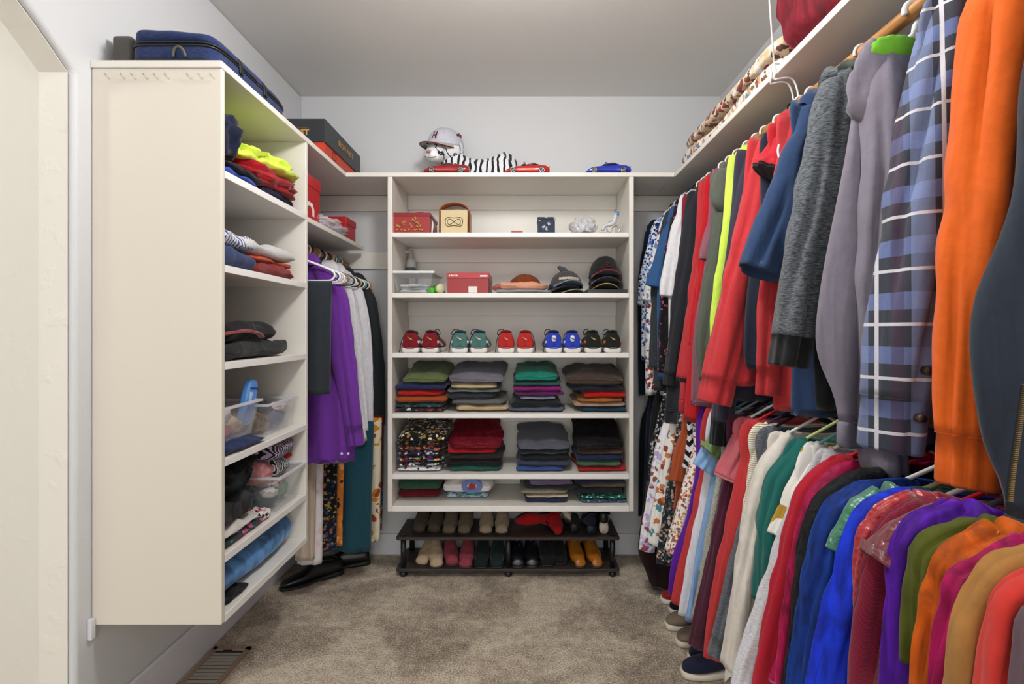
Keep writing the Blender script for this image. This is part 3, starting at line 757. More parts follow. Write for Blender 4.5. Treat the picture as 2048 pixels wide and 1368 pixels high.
lo('blouse', 'dark blouse with dense teal and blush flowers', 'blouse', FLOR('#20262c', 48, '#2b4a55', '#b08f86', '#20262c', '#6d5048', '#3b5a66', '#c8b8ad'), 2.31, [(1372, 818), (1345, 920), (1325, 1080)], [(1372, 818), (1345, 920), (1325, 1050), (1313, 1125)], st=.028, seed=38, hang='grey')
lo('blouse', 'rust orange top peeking between two floral blouses', 'blouse', f('#a5502f'), 2.255, [(1378, 830), (1360, 900), (1345, 1020)], [(1378, 830), (1352, 900), (1342, 960)], short=True, st=.018, sw=.04, seed=39, hang='black')
lo('shirt', 'black and white chevron top hanging next to the rust floral blouse', 'shirt', f('#15161c', 'zigzag', '#dcdce4'), 2.20, [(1392, 822), (1374, 900), (1362, 1000)], [(1392, 822), (1378, 880), (1368, 935)], short=True, st=.026, seed=40, hang='black')
lo('blouse', 'white blouse crowded with small rust and orange flowers', 'blouse', FLOR('#f0ece8', 52, '#b4502f', '#e9e4e0', '#c98a4a', '#57707c', '#efece8', '#a23c3c', '#efece8'), 2.135, [(1412, 822), (1385, 920), (1352, 1090)], [(1412, 822), (1388, 900), (1355, 1010), (1330, 1100)], st=.034, seed=41, hang='white')
lo('tunic', 'violet tunic hem behind the coral red sweater on the lower rod', 'tunic', f('#5b1f9c'), 2.085, [(1425, 850), (1390, 960), (1345, 1120), (1335, 1190)], None, seed=42, hang='purple', collar='none')
lo('sweater', 'coral red long sleeve sweater beside the white tee on lower rod', 'sweater', f('#b9373a'), 2.03, [(1430, 862), (1402, 960), (1372, 1150)], [(1430, 862), (1406, 940), (1368, 1100), (1344, 1205)], st=.03, seed=43, hang='red')
lo('shirt', 'white long sleeve tee next to the pale blue polo', 'shirt', f('#dcdde8'), 1.975, [(1432, 862), (1410, 960), (1380, 1150)], [(1432, 862), (1410, 960), (1376, 1130), (1357, 1228)], st=.022, seed=44, hang='white')
lo('polo_shirt', 'pale blue polo shirt with flared short sleeve', 'shirt', f('#88aedd'), 1.93, [(1440, 868), (1420, 960), (1385, 1150), (1368, 1240)], [(1432, 868), (1408, 900), (1390, 930)], short=True, sw=.05, st=.03, seed=45, hang='blue')
lo('shirt', 'moss green tee sleeve above the pale blue polo', 'shirt', f('#75905a'), 1.88, [(1455, 862), (1440, 960), (1410, 1150)], [(1446, 858), (1424, 872), (1405, 893)], short=True, sw=.05, st=.03, seed=46, hang='teal')
lo('sweater', 'pale grey heather sweater between green tee and plum cardigan', 'sweater', f('#85857b', 'heather', '#c2c2b8'), 1.83, [(1468, 850), (1440, 960), (1400, 1150)], [(1468, 850), (1440, 920), (1412, 1080), (1382, 1242)], st=.028, seed=47, hang='grey')
lo('cardigan', 'plum purple cardigan beside the grey heather sweater', 'cardigan', f('#4c1f33'), 1.78, [(1480, 850), (1455, 960), (1415, 1150)], [(1480, 850), (1455, 930), (1415, 1120), (1384, 1262)], st=.03, seed=48, hang='black', cuff=True, cufflen=.05)
lo('polo_shirt', 'dusty pink polo shirt with rolled short sleeve', 'shirt', f('#b9606a'), 1.725, [(1498, 858), (1480, 960), (1460, 1150)], [(1490, 858), (1460, 890), (1440, 948)], short=True, st=.034, sw=.045, seed=49, hang='white', cuff=f('#c9727c'), cufflen=.01)
lo('sweatshirt', 'coral red sweatshirt reaching the navy sneakers', 'sweatshirt', f('#bd383c'), 1.67, [(1515, 868), (1480, 960), (1440, 1150), (1415, 1290)], [(1515, 868), (1485, 930), (1448, 1080), (1407, 1310)], st=.036, sw=.06, seed=50, hang='red')
lo('blouse', 'cream blouse with mustard pinstripes and purple trim', 'blouse', f('#efece2', 'stripes', '#a68b45', ('Z', 300, .82)), 1.605, [(1535, 880), (1505, 960), (1470, 1150)], [(1535, 880), (1500, 940), (1470, 1140)], st=.022, seed=51, hang='navy')
lo('sweater', 'charcoal heather sweater with ribbed cuff beside the cream sweatshirt', 'sweater', f('#4c525b', 'heather', '#6c727c'), 1.555, [(1540, 880), (1512, 960), (1470, 1150), (1440, 1280)], [(1540, 880), (1510, 950), (1465, 1110), (1421, 1270)], st=.032, seed=52, hang='black', cuff=True, cufflen=.055)
lo('sweatshirt', 'cream white sweatshirt with raised shoulder seam', 'sweatshirt', f('#dbd5cd'), 1.47, [(1572, 872), (1530, 960), (1480, 1150), (1450, 1368)], [(1565, 880), (1512, 935), (1492, 1020), (1464, 1190), (1442, 1330)], st=.042, sw=.055, seed=53, hang='white')
lo('sweatshirt', 'teal green sweatshirt next to the cream sweatshirt', 'sweatshirt', f('#1d6560'), 1.385, [(1600, 905), (1560, 960), (1530, 1150), (1520, 1250)], [(1592, 908), (1538, 950), (1518, 1040), (1508, 1200)], st=.036, sw=.05, seed=54, hang='lime')
lo('blouse', 'white blouse with black and gold scrollwork', 'blouse', f('#e9e7e2', 'print', None, (16, ['#e9e7e2', '#b58f35', '#e9e7e2', '#2b2b30', '#e9e7e2', '#e9e7e2'])), 1.325, [(1625, 935), (1590, 990), (1560, 1150)], [(1618, 935), (1574, 985), (1552, 1070)], short=True, st=.022, seed=55, hang='teal')
lo('sweatshirt', 'pale grey heather sweatshirt sweeping down towards the floor', 'sweatshirt', f('#b9bac2', 'heather', '#dadbe2'), 1.265, [(1640, 938), (1600, 1010), (1560, 1150), (1500, 1368)], [(1640, 938), (1590, 1010), (1557, 1090), (1505, 1250), (1462, 1380)], st=.036, sw=.055, seed=56, hang='white')
lo('sweater', 'crimson ribbed sweater next to the raspberry velvet top', 'sweater', f('#ab1c30'), 1.195, [(1660, 925), (1610, 1000), (1570, 1150), (1520, 1368)], [(1655, 925), (1600, 975), (1572, 1060), (1533, 1240), (1500, 1390)], st=.032, seed=57, hang='red')
lo('velvet_shirt', 'raspberry velvet top between crimson sweater and black fluffy cardigan', 'shirt', f('#a0184a', 'velvet', '#f06aa0'), 1.135, [(1680, 935), (1630, 1000), (1590, 1150), (1540, 1368)], [(1672, 935), (1618, 985), (1592, 1060), (1565, 1240), (1544, 1400)], st=.028, seed=58, hang='grey')
lo('cardigan', 'black fluffy cardigan with shaggy pile', 'cardigan', f('#16171a', 'fur', '#55585e'), 1.07, [(1700, 945), (1640, 1010), (1600, 1150), (1560, 1368)], [(1692, 945), (1628, 995), (1604, 1070), (1585, 1240), (1562, 1400)], st=.036, sw=.06, seed=59, hang='black')
lo('velvet_shirt', 'royal navy velvet top with draped folds', 'shirt', f('#12307a', 'velvet', '#4a7ee0'), .995, [(1735, 965), (1680, 1010), (1625, 1150), (1580, 1400)], [(1728, 965), (1662, 1005), (1635, 1070), (1605, 1200), (1577, 1400)], st=.042, sw=.062, seed=60, hang='white')
lo('blouse', 'green satin blouse with gathered short sleeve', 'blouse', f('#2f7a5a', 'satin'), .94, [(1768, 975), (1735, 1010), (1700, 1150)], [(1762, 975), (1708, 1010), (1675, 1105)], short=True, st=.03, sw=.055, seed=61, hang='lime')
lo('shirt', 'vivid cobalt blue long sleeve top', 'shirt', f('#1733c4', 'velvet', '#5f7fff'), .895, [(1800, 985), (1750, 1030), (1690, 1150), (1640, 1400)], [(1800, 985), (1735, 1015), (1700, 1070), (1656, 1220), (1615, 1400)], st=.034, sw=.06, seed=62, hang='white')
lo('blouse', 'scarlet satin blouse squeezed behind the wine-striped velvet top', 'blouse', f('#a91422', 'satin'), .86, [(1820, 985), (1760, 1020), (1725, 1150)], [(1820, 985), (1750, 1015), (1718, 1080), (1708, 1220)], st=.02, sw=.05, seed=63, hang='red')
lo('velvet_shirt', 'wine red ribbed velvet top with fine horizontal ribs', 'shirt', f('#5f1026', 'stripes', '#86203a', ('Z', 900, .5)), .825, [(1845, 1000), (1790, 1030), (1750, 1150), (1700, 1400)], [(1840, 998), (1775, 1030), (1745, 1080), (1720, 1200), (1690, 1400)], st=.03, sw=.055, seed=64, hang='grey')
lo('blouse', 'burgundy crushed satin blouse with ruffled sleeve', 'blouse', f('#6a0f24', 'satin'), .79, [(1880, 1010), (1830, 1050), (1790, 1200), (1750, 1400)], [(1875, 1008), (1790, 1050), (1738, 1110)], short=True, st=.03, sw=.05, seed=65, hang='red', collar='shirt')
lo('velvet_shirt', 'violet velvet top with hanging sleeve', 'shirt', f('#46118a', 'velvet', '#9a4cf0'), .75, [(1925, 995), (1860, 1050), (1815, 1200), (1790, 1400)], [(1920, 995), (1830, 1035), (1792, 1090), (1776, 1250), (1768, 1400)], st=.03, sw=.05, seed=66, hang='grey')
lo('shirt', 'olive green suede-look shirt', 'shirt', f('#4b5216', 'suede'), .715, [(1965, 1040), (1900, 1080), (1850, 1200), (1830, 1400)], [(1960, 1038), (1880, 1060), (1830, 1100), (1816, 1200), (1812, 1330)], st=.026, sw=.045, seed=67, hang='black')
lo('velvet_shirt', 'rust orange velvet top with bright folded sleeve', 'shirt', f('#b2500f', 'velvet', '#ff9a4a'), .675, [(2005, 1050), (1950, 1100), (1900, 1200), (1850, 1400)], [(2000, 1048), (1925, 1085), (1882, 1120), (1858, 1200), (1830, 1400)], st=.03, sw=.05, seed=68, hang='black')
lo('velvet_shirt', 'magenta pink velvet top', 'shirt', f('#9a1050', 'velvet', '#ff6fae'), .635, [(2060, 1075), (1990, 1130), (1930, 1250), (1880, 1400)], [(2055, 1072), (1960, 1120), (1908, 1160), (1885, 1260), (1858, 1400)], st=.026, sw=.045, seed=69, hang='red')
lo('sweater', 'camel tan suede-look sweater', 'sweater', f('#a5763f', 'suede'), .592, [(2110, 1085), (2040, 1130), (1970, 1250), (1930, 1420)], [(2100, 1082), (2000, 1120), (1945, 1180), (1912, 1270), (1885, 1420)], st=.034, sw=.05, seed=70, hang='white')
lo('sweater', 'coral red sweater, second from the near end of lower rod', 'sweater', f('#c6362f'), .548, [(2150, 1110), (2090, 1160), (2020, 1300), (2000, 1420)], [(2150, 1108), (2055, 1150), (1998, 1195), (1972, 1290), (1955, 1420)], st=.028, sw=.045, seed=71, hang='red')
lo('sweater', 'mauve grey sweater at the near end of the lower rod', 'sweater', f('#5e4a54'), .505, [(2200, 1160), (2140, 1230), (2080, 1300), (2050, 1420)], [(2200, 1160), (2100, 1195), (2050, 1240), (2030, 1420)], st=.022, sw=.04, seed=72, hang='grey')

# ---- short rod beside the tall cabinet (clothes seen from their front)
G3 = 'clothes on the short rod'
def lh(name, label, cat, mat, Y, body, sleeve=None, **k):
    k.setdefault('rx', -1.02); k.setdefault('rz', 1.685); k.setdefault('wall', .235)
    return garment(name, label, cat, mat, Y, body, sleeve, side=-1, group=G3, **k)
def folded_trousers(label, mat, Y, x0, x1, ztop, zbot, seed, bt=.022, amp=.006, group=None, name='trousers', creases=2):
    T = thing(name, label, 'trousers', ((x0 + x1) / 2, Y, zbot), 0, group)
    w = (x1 - x0) / 2; rings = []
    for j in range(26):
        s = j / 25; z = (ztop - zbot) * (1 - s)
        b = bt * math.sqrt(min(1, .08 + s * 7)); r = []
        for i in range(48):
            a = 2 * PI * i / 48; ca, sa = math.cos(a), math.sin(a)
            uu = w * (abs(ca) ** .7) * (1 if ca > 0 else -1) * (1 + .05 * s * nz3(s * 2, ca, 0, seed)) - .012 * s
            yy = b * (abs(sa) ** .8) * (1 if sa > 0 else -1) + amp * s * math.sin(creases * 2 * PI * uu / w * .5 + seed) + amp * .6 * nz3(uu * 12, s * 3, 0, seed)
            r.append((uu, yy, z))
        rings.append(r)
    meshobj('leg', grid_rings(rings), mat, T)
    return T
lh('suit_jacket', 'dark grey suit jacket between white coat and back wall', 'jacket', f('#2b2f33'), 2.90, [(730, 555), (757, 640), (768, 760), (764, 860)], [(728, 555), (748, 600), (764, 700), (768, 850)], st=.03, seed=81, hang='wood', collar='shirt')
lh('coat', 'long white coat with flap pocket beside purple shirt', 'coat', f('#dcdce2'), 2.76, [(700, 532), (728, 590), (745, 700), (748, 920)], [(694, 530), (722, 575), (738, 660), (744, 800), (742, 880)], hem=925, st=.04, seed=82, hang='white', collar='shirt', bt=.03)
lh('shirt', 'white shirt hanging between purple shirt and white coat', 'shirt', f('#e2e2e8'), 2.655, [(690, 545), (710, 620), (722, 760), (735, 880)], [(690, 545), (708, 600), (722, 740), (738, 860)], st=.024, seed=83, hang='white', collar='shirt')
pt = lh('dress_shirt', 'bright purple dress shirt with buttoned cuffs', 'shirt', f('#6a3296'), 2.41, [(668, 555), (690, 620), (702, 760), (708, 915)], [(668, 553), (698, 592), (712, 720), (730, 850)], hem=922, st=.034, seed=84, hang='white', collar='shirt', cuff=True, cufflen=.085, yoff=-.02)
for i in range(2):
    meshobj('button', sweep([(0, 0, 0), (0, -.003, 0)], .006, 12), PLAST['white'], pt, True, (.20 + .03 * i, -.052, 1.3 - (902-662)*2.41/F - 1.685))
folded_trousers('charcoal trousers folded over a white hanger beside the cabinet', f('#2a3036'), 2.235, PX(592, 2.235), PX(664, 2.235), 1.515, 1.03, 85, .026, .008, G3)
for yy, lb in ((2.235, 'white plastic hanger carrying the charcoal trousers'), (2.30, 'empty white plastic hanger just behind the charcoal trousers'), (2.36, 'empty white plastic hanger touching the purple shirt')):
    hanger('white', -1.02, yy, 1.685, lb, .04, .21, .08, 'hangers on the short rod', .0045)
for i, c in enumerate(['purple', 'white', 'black', 'wood', 'grey', 'black', 'white', 'navy', 'yellow', 'white', 'teal', 'white', 'wood']):
    hanger(c, -1.02, 2.40 + i * .043 + (.012 if i % 2 else 0), 1.685, c.replace('wood', 'brown') + ' hanger hook in the packed row under the small shelf', 0, .17, .07, 'packed hangers on the short rod')
# trousers and skirts on the low rod behind
G4 = 'trousers and skirts below the purple shirt'
def lw4(label, mat, Y, px0, px1, bottom, seed, **k):
    return folded_trousers(label, mat, Y, PX(px0, Y), PX(px1, Y), .83, PZ(bottom, Y), seed, group=G4, **k)
lw4('beige striped trousers hanging closest to the cabinet', f('#b3a595', 'stripes', '#c9bbab', ('X', 500, .5)), 2.47, 596, 634, 1118, 1, amp=.004)
lw4('pale pink and white scarf-print trousers with red hem band', FLOR('#dcd8dc', 18, '#e0c6cc', '#d5dce0', '#e8e4e4', '#dcd8dc'), 2.505, 600, 648, 1126, 2, amp=.004)
lw4('black skirt with small yellow and blue flowers', FLOR('#101216', 42, '#101216', '#97833a', '#101216', '#27386c', '#101216', '#8a5a4a'), 2.55, 605, 676, 1100, 3, name='skirt', amp=.01)
lw4('orange patterned skirt showing between black skirt and teal trousers', FLOR('#c8782e', 22, '#d88436', '#2e2a2c', '#c8782e', '#d88436', '#e9a870'), 2.605, 612, 690, 1090, 4, name='skirt')
lw4('wide dark teal trousers hanging to the carpet', f('#1b4656'), 2.70, 668, 747, 1098, 5, bt=.045, amp=.014)
lw4('cream skirt with rust red leaf print beside teal trousers', FLOR('#e2d9c0', 17, '#e2d9c0', '#a83c22', '#e2d9c0', '#d08a2c', '#e2d9c0'), 2.81, 690, 764, 1080, 6, name='skirt', amp=.01)
lw4('dark red tunic edge behind the cream leaf-print skirt', f('#8c1418'), 2.88, 700, 767, 985, 7, name='tunic')
lw4('grey skirt with plum flowers, closest to back wall', FLOR('#59606c', 26, '#7a2444', '#8f98a8', '#59606c', '#3a3f4a'), 2.95, 700, 768, 1060, 8, name='skirt')
# red hem band of the pink trousers
# ================================================================ FOLDED STACKS IN THE MIDDLE UNIT
def folded(name, label, cat, mat, cx, yf, z, w, d, h, rise=0, seed=0, layers=2, rot=0, group=None, **k):
    o = meshobj(name, folded_geo(w, d, h, rise, seed, layers, **k), mat, None, True, (cx, yf + d / 2, z), (0, 0, rot))
    return tag(o, label, cat, group)
def stack(where, group, zbase, yf, depth, rise, items, seed=0):
    """items bottom-up: (colour words, material, height px, px0, px1[, noun])"""
    k = yf / F; z = zbase; rnd = random.Random(seed); n = len(items); acc = 0
    for i, it in enumerate(items):
        cw, mat, hp, x0, x1 = it[:5]; noun = it[5] if len(it) > 5 else 'top'; nm = 'shirt' if noun == 'top' else noun
        h = hp * k; last = i == n - 1
        pos = 'at the top' if last else 'at the bottom' if i == 0 else ['', 'second', 'third', 'fourth', 'fifth', 'sixth', 'seventh', 'eighth'][i] + ' from the bottom'
        r = rise / n
        g = folded_geo((x1 - x0) * k, depth - (.02 if not last else .0), h * 1.10, r, seed * 7 + i, 2 if hp < 16 else 3, 3.2 if not last else 3.0, .006 if not last else .010)
        # shear to sit on the slope of the stack below
        g = xf(g, lambda x, y, zz: (x, y, zz + acc * (y + depth / 2) / depth))
        o = meshobj('folded_' + nm, g, mat, None, True, (PX((x0 + x1) / 2, yf), yf + depth / 2 + rnd.uniform(0, .008), z + .0005), (0, 0, rnd.uniform(-.04, .04)))
        tag(o, cw + ' ' + noun + ' ' + pos + ' of ' + where, 'clothes' if noun == 'top' else noun, group)
        z += h; acc += r
    return z
S4 = 'folded clothes on the shelf under the sneakers'
FL2 = lambda *c: f(c[0], 'print', None, (55, list(c)))
stack('the stack under the maroon sneakers', S4, .880, 2.672, .33, .065, [
    ('red white and green patterned', FL2('#1c2024', '#8c1f30', '#1c2024', '#c9ccd0'), 8, 783, 888), ('dark teal patterned', FL2('#1d4a4c', '#1d4a4c', '#16191c', '#7f8f93'), 8, 786, 886),
    ('burnt orange', f('#a34b1c'), 15, 786, 892), ('bright red', f('#b3161c'), 11, 789, 880), ('navy blue', f('#252b58'), 13, 790, 895), ('olive green', f('#5e6b43'), 18, 803, 893)], 1)
T = meshobj('paper_tag', box(-.035, .035, -.012, .012, 0, .001), solid('paper', '#e2e2e0', .7), None, False, (PX(822, 2.70), 2.745, 1.067), (.25, .05, -.25)); tag(T, 'white paper tag lying on the olive green folded top', 'tag')
stack('the stack under the green-grey sneakers', S4, .880, 2.672, .33, .065, [
    ('beige', f('#b9a381'), 14, 905, 1013), ('stone grey', f('#5d6062'), 10, 903, 1012), ('dark slate', f('#2e323c'), 14, 893, 990), ('sage', f('#66706a'), 6, 893, 1000), ('sand', f('#bda983'), 11, 897, 992), ('lavender grey', f('#6e6b78'), 18, 896, 1010)], 2)
stack('the stack under the scarlet sneakers', S4, .880, 2.672, .33, .055, [
    ('steel blue', f('#555d72'), 9, 1018, 1130), ('black green', f('#1b2424'), 15, 1022, 1122), ('pale lilac', f('#8a86a4'), 7, 1040, 1112), ('plum purple', f('#5c1c55'), 9, 1026, 1125), ('magenta', f('#8f1376'), 10, 1028, 1126), ('pine green', f('#235650'), 9, 1026, 1122), ('turquoise green', f('#157a68'), 17, 1030, 1118)], 3)
stack('the stack under the black-orange sneakers', S4, .880, 2.672, .33, .055, [
    ('petrol blue', f('#123f58'), 9, 1163, 1257), ('tan', f('#a98a72'), 10, 1150, 1255), ('amber', f('#a5651e'), 7, 1155, 1245), ('scarlet', f('#b51414'), 13, 1166, 1252), ('dark navy', f('#1d2233'), 11, 1140, 1250), ('dark taupe brown', f('#463a32'), 22, 1135, 1252)], 4)
S5 = 'folded clothes on the second lowest shelf'
PAT = lambda *c: f(c[0], 'print', None, (62, list(c)))
stack('the multicolour patterned stack', S5, .570, 2.672, .32, .075, [
    ('white and navy zebra', PAT('#e4e6ee', '#20242e', '#d6d9e4', '#e4e6ee'), 10, 792, 878), ('dark red patterned', PAT('#201418', '#7c1a24', '#e0e0e0'), 8, 790, 882), ('rainbow flame', PAT('#15161c', '#c8381c', '#7a1f8f', '#2b8fb0', '#d8c060'), 12, 788, 884),
    ('purple and white flecked', PAT('#1a1420', '#d9d6e4', '#5a2a86', '#2a2a2e'), 9, 791, 884), ('coral blossom', PAT('#16141a', '#b4442c', '#2e5a8c', '#c87a4a'), 11, 791, 886), ('blue and gold flower', PAT('#15161b', '#a27a2c', '#4c6ea0', '#15161b'), 10, 790, 890), ('black and gold chain print', PAT('#131316', '#a27f36', '#e0dccf', '#131316'), 14, 795, 893)], 5)
stack('the deep red stack', S5, .570, 2.680, .32, .09, [
    ('emerald green', f('#1e5a4c'), 10, 898, 1000), ('black', f('#1d1c1e'), 13, 888, 1004), ('dark brown black', f('#2a2223'), 10, 892, 1002), ('bright red', f('#a3141c'), 11, 890, 992), ('wine red', f('#6d0f20', 'velvet', '#c03040'), 16, 898, 1002, 'blanket')], 6)
stack('the grey stack', S5, .570, 2.680, .32, .07, [
    ('denim blue', f('#33508c'), 9, 1032, 1130), ('grey blue', f('#3b4250'), 12, 1033, 1143), ('black', f('#1e2124'), 12, 1040, 1138), ('slate', f('#3a3d49'), 8, 1035, 1135), ('mid grey', f('#565863'), 13, 1034, 1140)], 7)
stack('the stack under black fleece', S5, .570, 2.680, .32, .10, [
    ('red', f('#a81e1e'), 8, 1155, 1256), ('sage green', f('#45644c'), 12, 1155, 1244), ('navy', f('#1d2a4c'), 12, 1155, 1252), ('brown', f('#5a4232'), 8, 1158, 1252), ('black fleece', f('#121113', 'fur', '#4a4440'), 20, 1152, 1250, 'blanket')], 8)
S6 = 'folded clothes on the lowest shelf'
stack('the green and red pair, lowest shelf', S6, .409, 2.75, .22, .02, [('dark red', f('#6c1220'), 15, 793, 878, 'sweater'), ('green with red pocket', f('#2f5440'), 22, 793, 880, 'sweater')], 9)
zt = stack('the white t-shirt pair, lowest shelf', S6, .409, 2.75, .22, .02, [('aqua patterned', FL2('#b8d0d8', '#5f9fb0', '#e8eef0', '#2e5c78'), 8, 890, 975), ('white wreath-print', f('#e4e0e0'), 27, 886, 985, 't_shirt')], 10)
# wreath print on the white t-shirt
WB, WG, WR = solid('print_blue', '#6d7fc0', .8), solid('print_green', '#2e8a5c', .8), solid('print_red', '#a8322e', .8)
T = thing('wreath_print', 'blue flower wreath with red bird printed on the white folded t-shirt', 'print', (PX(944, 2.745), 2.746, .409 + .066))
for i in range(14):
    a = 2 * PI * i / 14
    meshobj('petal', move(lump_geo(.026, .006, .022, i, .2, 2.5, 6), (.042 * math.cos(a), -.004, .028 * math.sin(a) - .005)), WB, T)
meshobj('bird', move(lump_geo(.032, .006, .028, 3, .3, 2.5, 8), (0, -.004, -.012)), WR, T)
meshobj('ribbon', move(lump_geo(.05, .006, .012, 4, .3, 2.5, 8), (0, -.004, -.036)), WG, T)
stack('the lilac-topped stack on the lowest shelf', S6, .409, 2.68, .27, .02, [('navy', f('#232a4c'), 8, 1050, 1137), ('cream', f('#c4b89c'), 8, 1050, 1137), ('khaki', f('#878270'), 11, 1040, 1136), ('charcoal', f('#33333a'), 6, 1048, 1140), ('lilac', f('#6c5f7c'), 16, 1056, 1142)], 11)
stack('the green-sequin stack on the lowest shelf', S6, .409, 2.675, .27, .01, [('steel blue sequinned', f('#42526c', 'print', None, (90, ['#42526c', '#7fa0b8', '#26324c'])), 7, 1160, 1257), ('emerald sequinned', f('#0f5a4a', 'print', None, (90, ['#0f5a4a', '#8fe0cc', '#0a3a32', '#0f5a4a'])), 9, 1160, 1256), ('charcoal', f('#22252b'), 16, 1150, 1250), ('beige', f('#857a68'), 4, 1160, 1252), ('dark indigo', f('#262a44'), 14, 1150, 1248)], 12)

# ================================================================ SHOES
def loft_y(secs, n=20, p=.8, plow=None):
    """secs: (y, halfwidth, zbottom, ztop, xoff) ; cross-section rounded"""
    rings = []
    for s in secs:
        y, hw, z0, z1 = s[:4]; xo = s[4] if len(s) > 4 else 0; pp = s[5] if len(s) > 5 else p
        cz = (z0 + z1) / 2; hh = (z1 - z0) / 2; r = []
        for i in range(n):
            a = 2 * PI * i / n; ca, sa = math.cos(a), math.sin(a)
            r.append((xo + hw * abs(ca) ** (plow if plow and sa < 0 else pp) * (1 if ca > 0 else -1), y, cz + hh * abs(sa) ** pp * (1 if sa > 0 else -1)))
        rings.append(r)
    return grid_rings(rings)
def smooth_secs(secs, k=4):
    P = [tuple(s[:4]) + ((s[4],) if len(s) > 4 else (0,)) for s in secs]; out = []
    for i in range(len(P) - 1):
        p0 = P[max(i-1, 0)]; p1 = P[i]; p2 = P[i+1]; p3 = P[min(i+2, len(P)-1)]
        for j in range(k):
            t = j / k
            out.append(tuple(.5 * (2*b + (c-a)*t + (2*a-5*b+4*c-d)*t*t + (-a+3*b-3*c+d)*t**3) for a, b, c, d in zip(p0, p1, p2, p3)))
    out.append(P[-1]); return out

SOLE_W = solid('white_rubber', '#e2dfdc', .5); LACE = solid('black_lace', '#16171b', .8); RLACE = f('#9a2420')
def sneaker(label, colour, lining, stripe, mark, x, y, z, rot=0, lace=LACE, sole=SOLE_W, group=None, marktype='cat', loop=1, seed=0, lace_side=1):
    """heel towards -Y"""
    T = thing('sneaker', label, 'shoe', (x, y, z), rot, group)
    L_ = .285; k = L_
    m = f(colour, 'suede')
    so = smooth_secs([(0.0, .030, .002, .026), (.005, .041, 0, .028), (.03, .0455, 0, .028), (.10, .043, 0, .026), (.18, .050, 0, .025), (.24, .046, 0, .025), (.275, .026, .002, .025), (.285, .010, .004, .022)])
    meshobj('sole', loft_y(so, 20, .45), sole, T)
    up_ = smooth_secs([(.003, .030, .02, .084), (.008, .041, .02, .100), (.03, .046, .02, .106), (.06, .045, .02, .094), (.10, .041, .02, .084), (.14, .044, .02, .082), (.18, .047, .02, .070), (.23, .045, .02, .052), (.265, .028, .02, .038), (.280, .012, .02, .03)])
    g = loft_y(up_, 28, .85, .3)
    # waist the collar inwards
    g = xf(g, lambda X, Y, Z: (X * (1 - .30 * max(0, (Z - .045) / .06)), Y + (.006 * (Z - .05) / .05 if Y < .03 else 0), Z))
    meshobj('upper', g, m, T)
    ring = [(.024 * math.cos(a), .058 + .048 * math.sin(a), .098 - .006 * math.sin(a)) for a in [2*PI*i/24 for i in range(25)]]
    meshobj('collar', sweep(ring, .007, 8, False), f(lining), T)
    meshobj('tongue', move(lump_geo(.042, .07, .022, seed, .1, 2.5, 8), (0, .125, .082)), f(lining), T)
    # heel tab and mark
    if marktype == 'badge':
        meshobj('heel_badge', xf(loft_y([(-.001, .011, -.015, .014), (.001, .012, -.016, .015)], 16, .7), lambda X, Y, Z: (X, Y + .002 + (Z * .08), Z + .070)), solid('badge', '#e6e4e0', .5), T)
    c = [(-.011, .006), (-.004, .003), (.002, -.001), (.008, -.002), (.012, -.007), (.013, -.010), (.007, -.006), (.001, -.006), (-.004, -.002), (-.010, .003), (-.014, .008)]
    meshobj('cat_emblem', prism([(p[0], p[1] + .070) for p in c], -.0015 if marktype == 'badge' else .0005, .006, 'y'), solid('mark' + mark, mark, .5), T, False)
    # side stripe
    if stripe:
        for s in (-1, 1):
            V, Fc = [], []
            pts = [(.006, .046, .058), (.013, .046, .058), (.03, .046, .058), (.06, .040, .054), (.10, .032, .046), (.15, .027, .036)]
            for (yy, za, zb) in pts:
                for zz in (za, zb):
                    hw = interp([(q[0], q[1]) for q in up_], yy); zt_ = interp([(q[0], q[3]) for q in up_], yy); cz = (zt_ + .02) / 2; hh = (zt_ - .02) / 2
                    sa = max(-1, min(1, (zz - cz) / hh)); sg = 1 if sa > 0 else -1
                    aa = abs(sa) ** (1 / .85); ca = math.sqrt(max(0, 1 - aa * aa)) ** (.85 if sa > 0 else .3)
                    V.append((s * (hw * ca * (1 - .30 * max(0, (zz - .045) / .06)) + .0014), yy, zz))
            for i in range(len(pts) - 1): Fc.append((2*i, 2*i+1, 2*i+3, 2*i+2))
            o = meshobj('side_stripe', (V, Fc), f(stripe), T); sm = o.modifiers.new('s', 'SOLIDIFY'); sm.thickness = .0015
    # laces
    for i in range(4):
        yy = .115 + i * .022
        meshobj('lace', sweep([(-.026, yy, .078 - i*.006), (0, yy + .004, .088 - i*.005 if i else .094), (.026, yy, .078 - i*.006)], .0028, 6), lace, T)
    T.scale = (1.0, 1.0, 1.06)
    s = lace_side
    if loop:
        meshobj('lace', sweep(crom([(0, .10, .100), (s*.02, .09, .114), (s*.040, .06, .108), (s*.044, .05, .088), (s*.02, .08, .09)], 5), .0022, 6), lace, T)
    meshobj('lace', sweep(crom([(0, .10, .100), (s*.03, .07, .098), (s*.047, .03, .06), (s*.052, .01, .02), (s*.055, .0, .003)], 5), .0020, 6), lace, T)
    return T
SNK = [(820, 'maroon', '#7c1c26', '#3b1018', '#d8d4d0', '#c9a86a', 'cat', 859, LACE), (919, 'green-grey', '#4c7270', '#1c3438', '#dfe3e0', '#dcd8c8', 'cat', 957, LACE),
       (1012, 'scarlet', '#b02c28', '#7a1216', None, '#d8988c', 'cat', 1050, f('#2a1012')), (1108, 'cobalt blue', '#2a3fb4', '#12184c', '#cfd4ea', '#26368c', 'badge', 1145, LACE), (1187, 'black and orange', '#20231f', '#0e0f10', '#d06a18', '#c8b060', 'cat', 1226, LACE)]
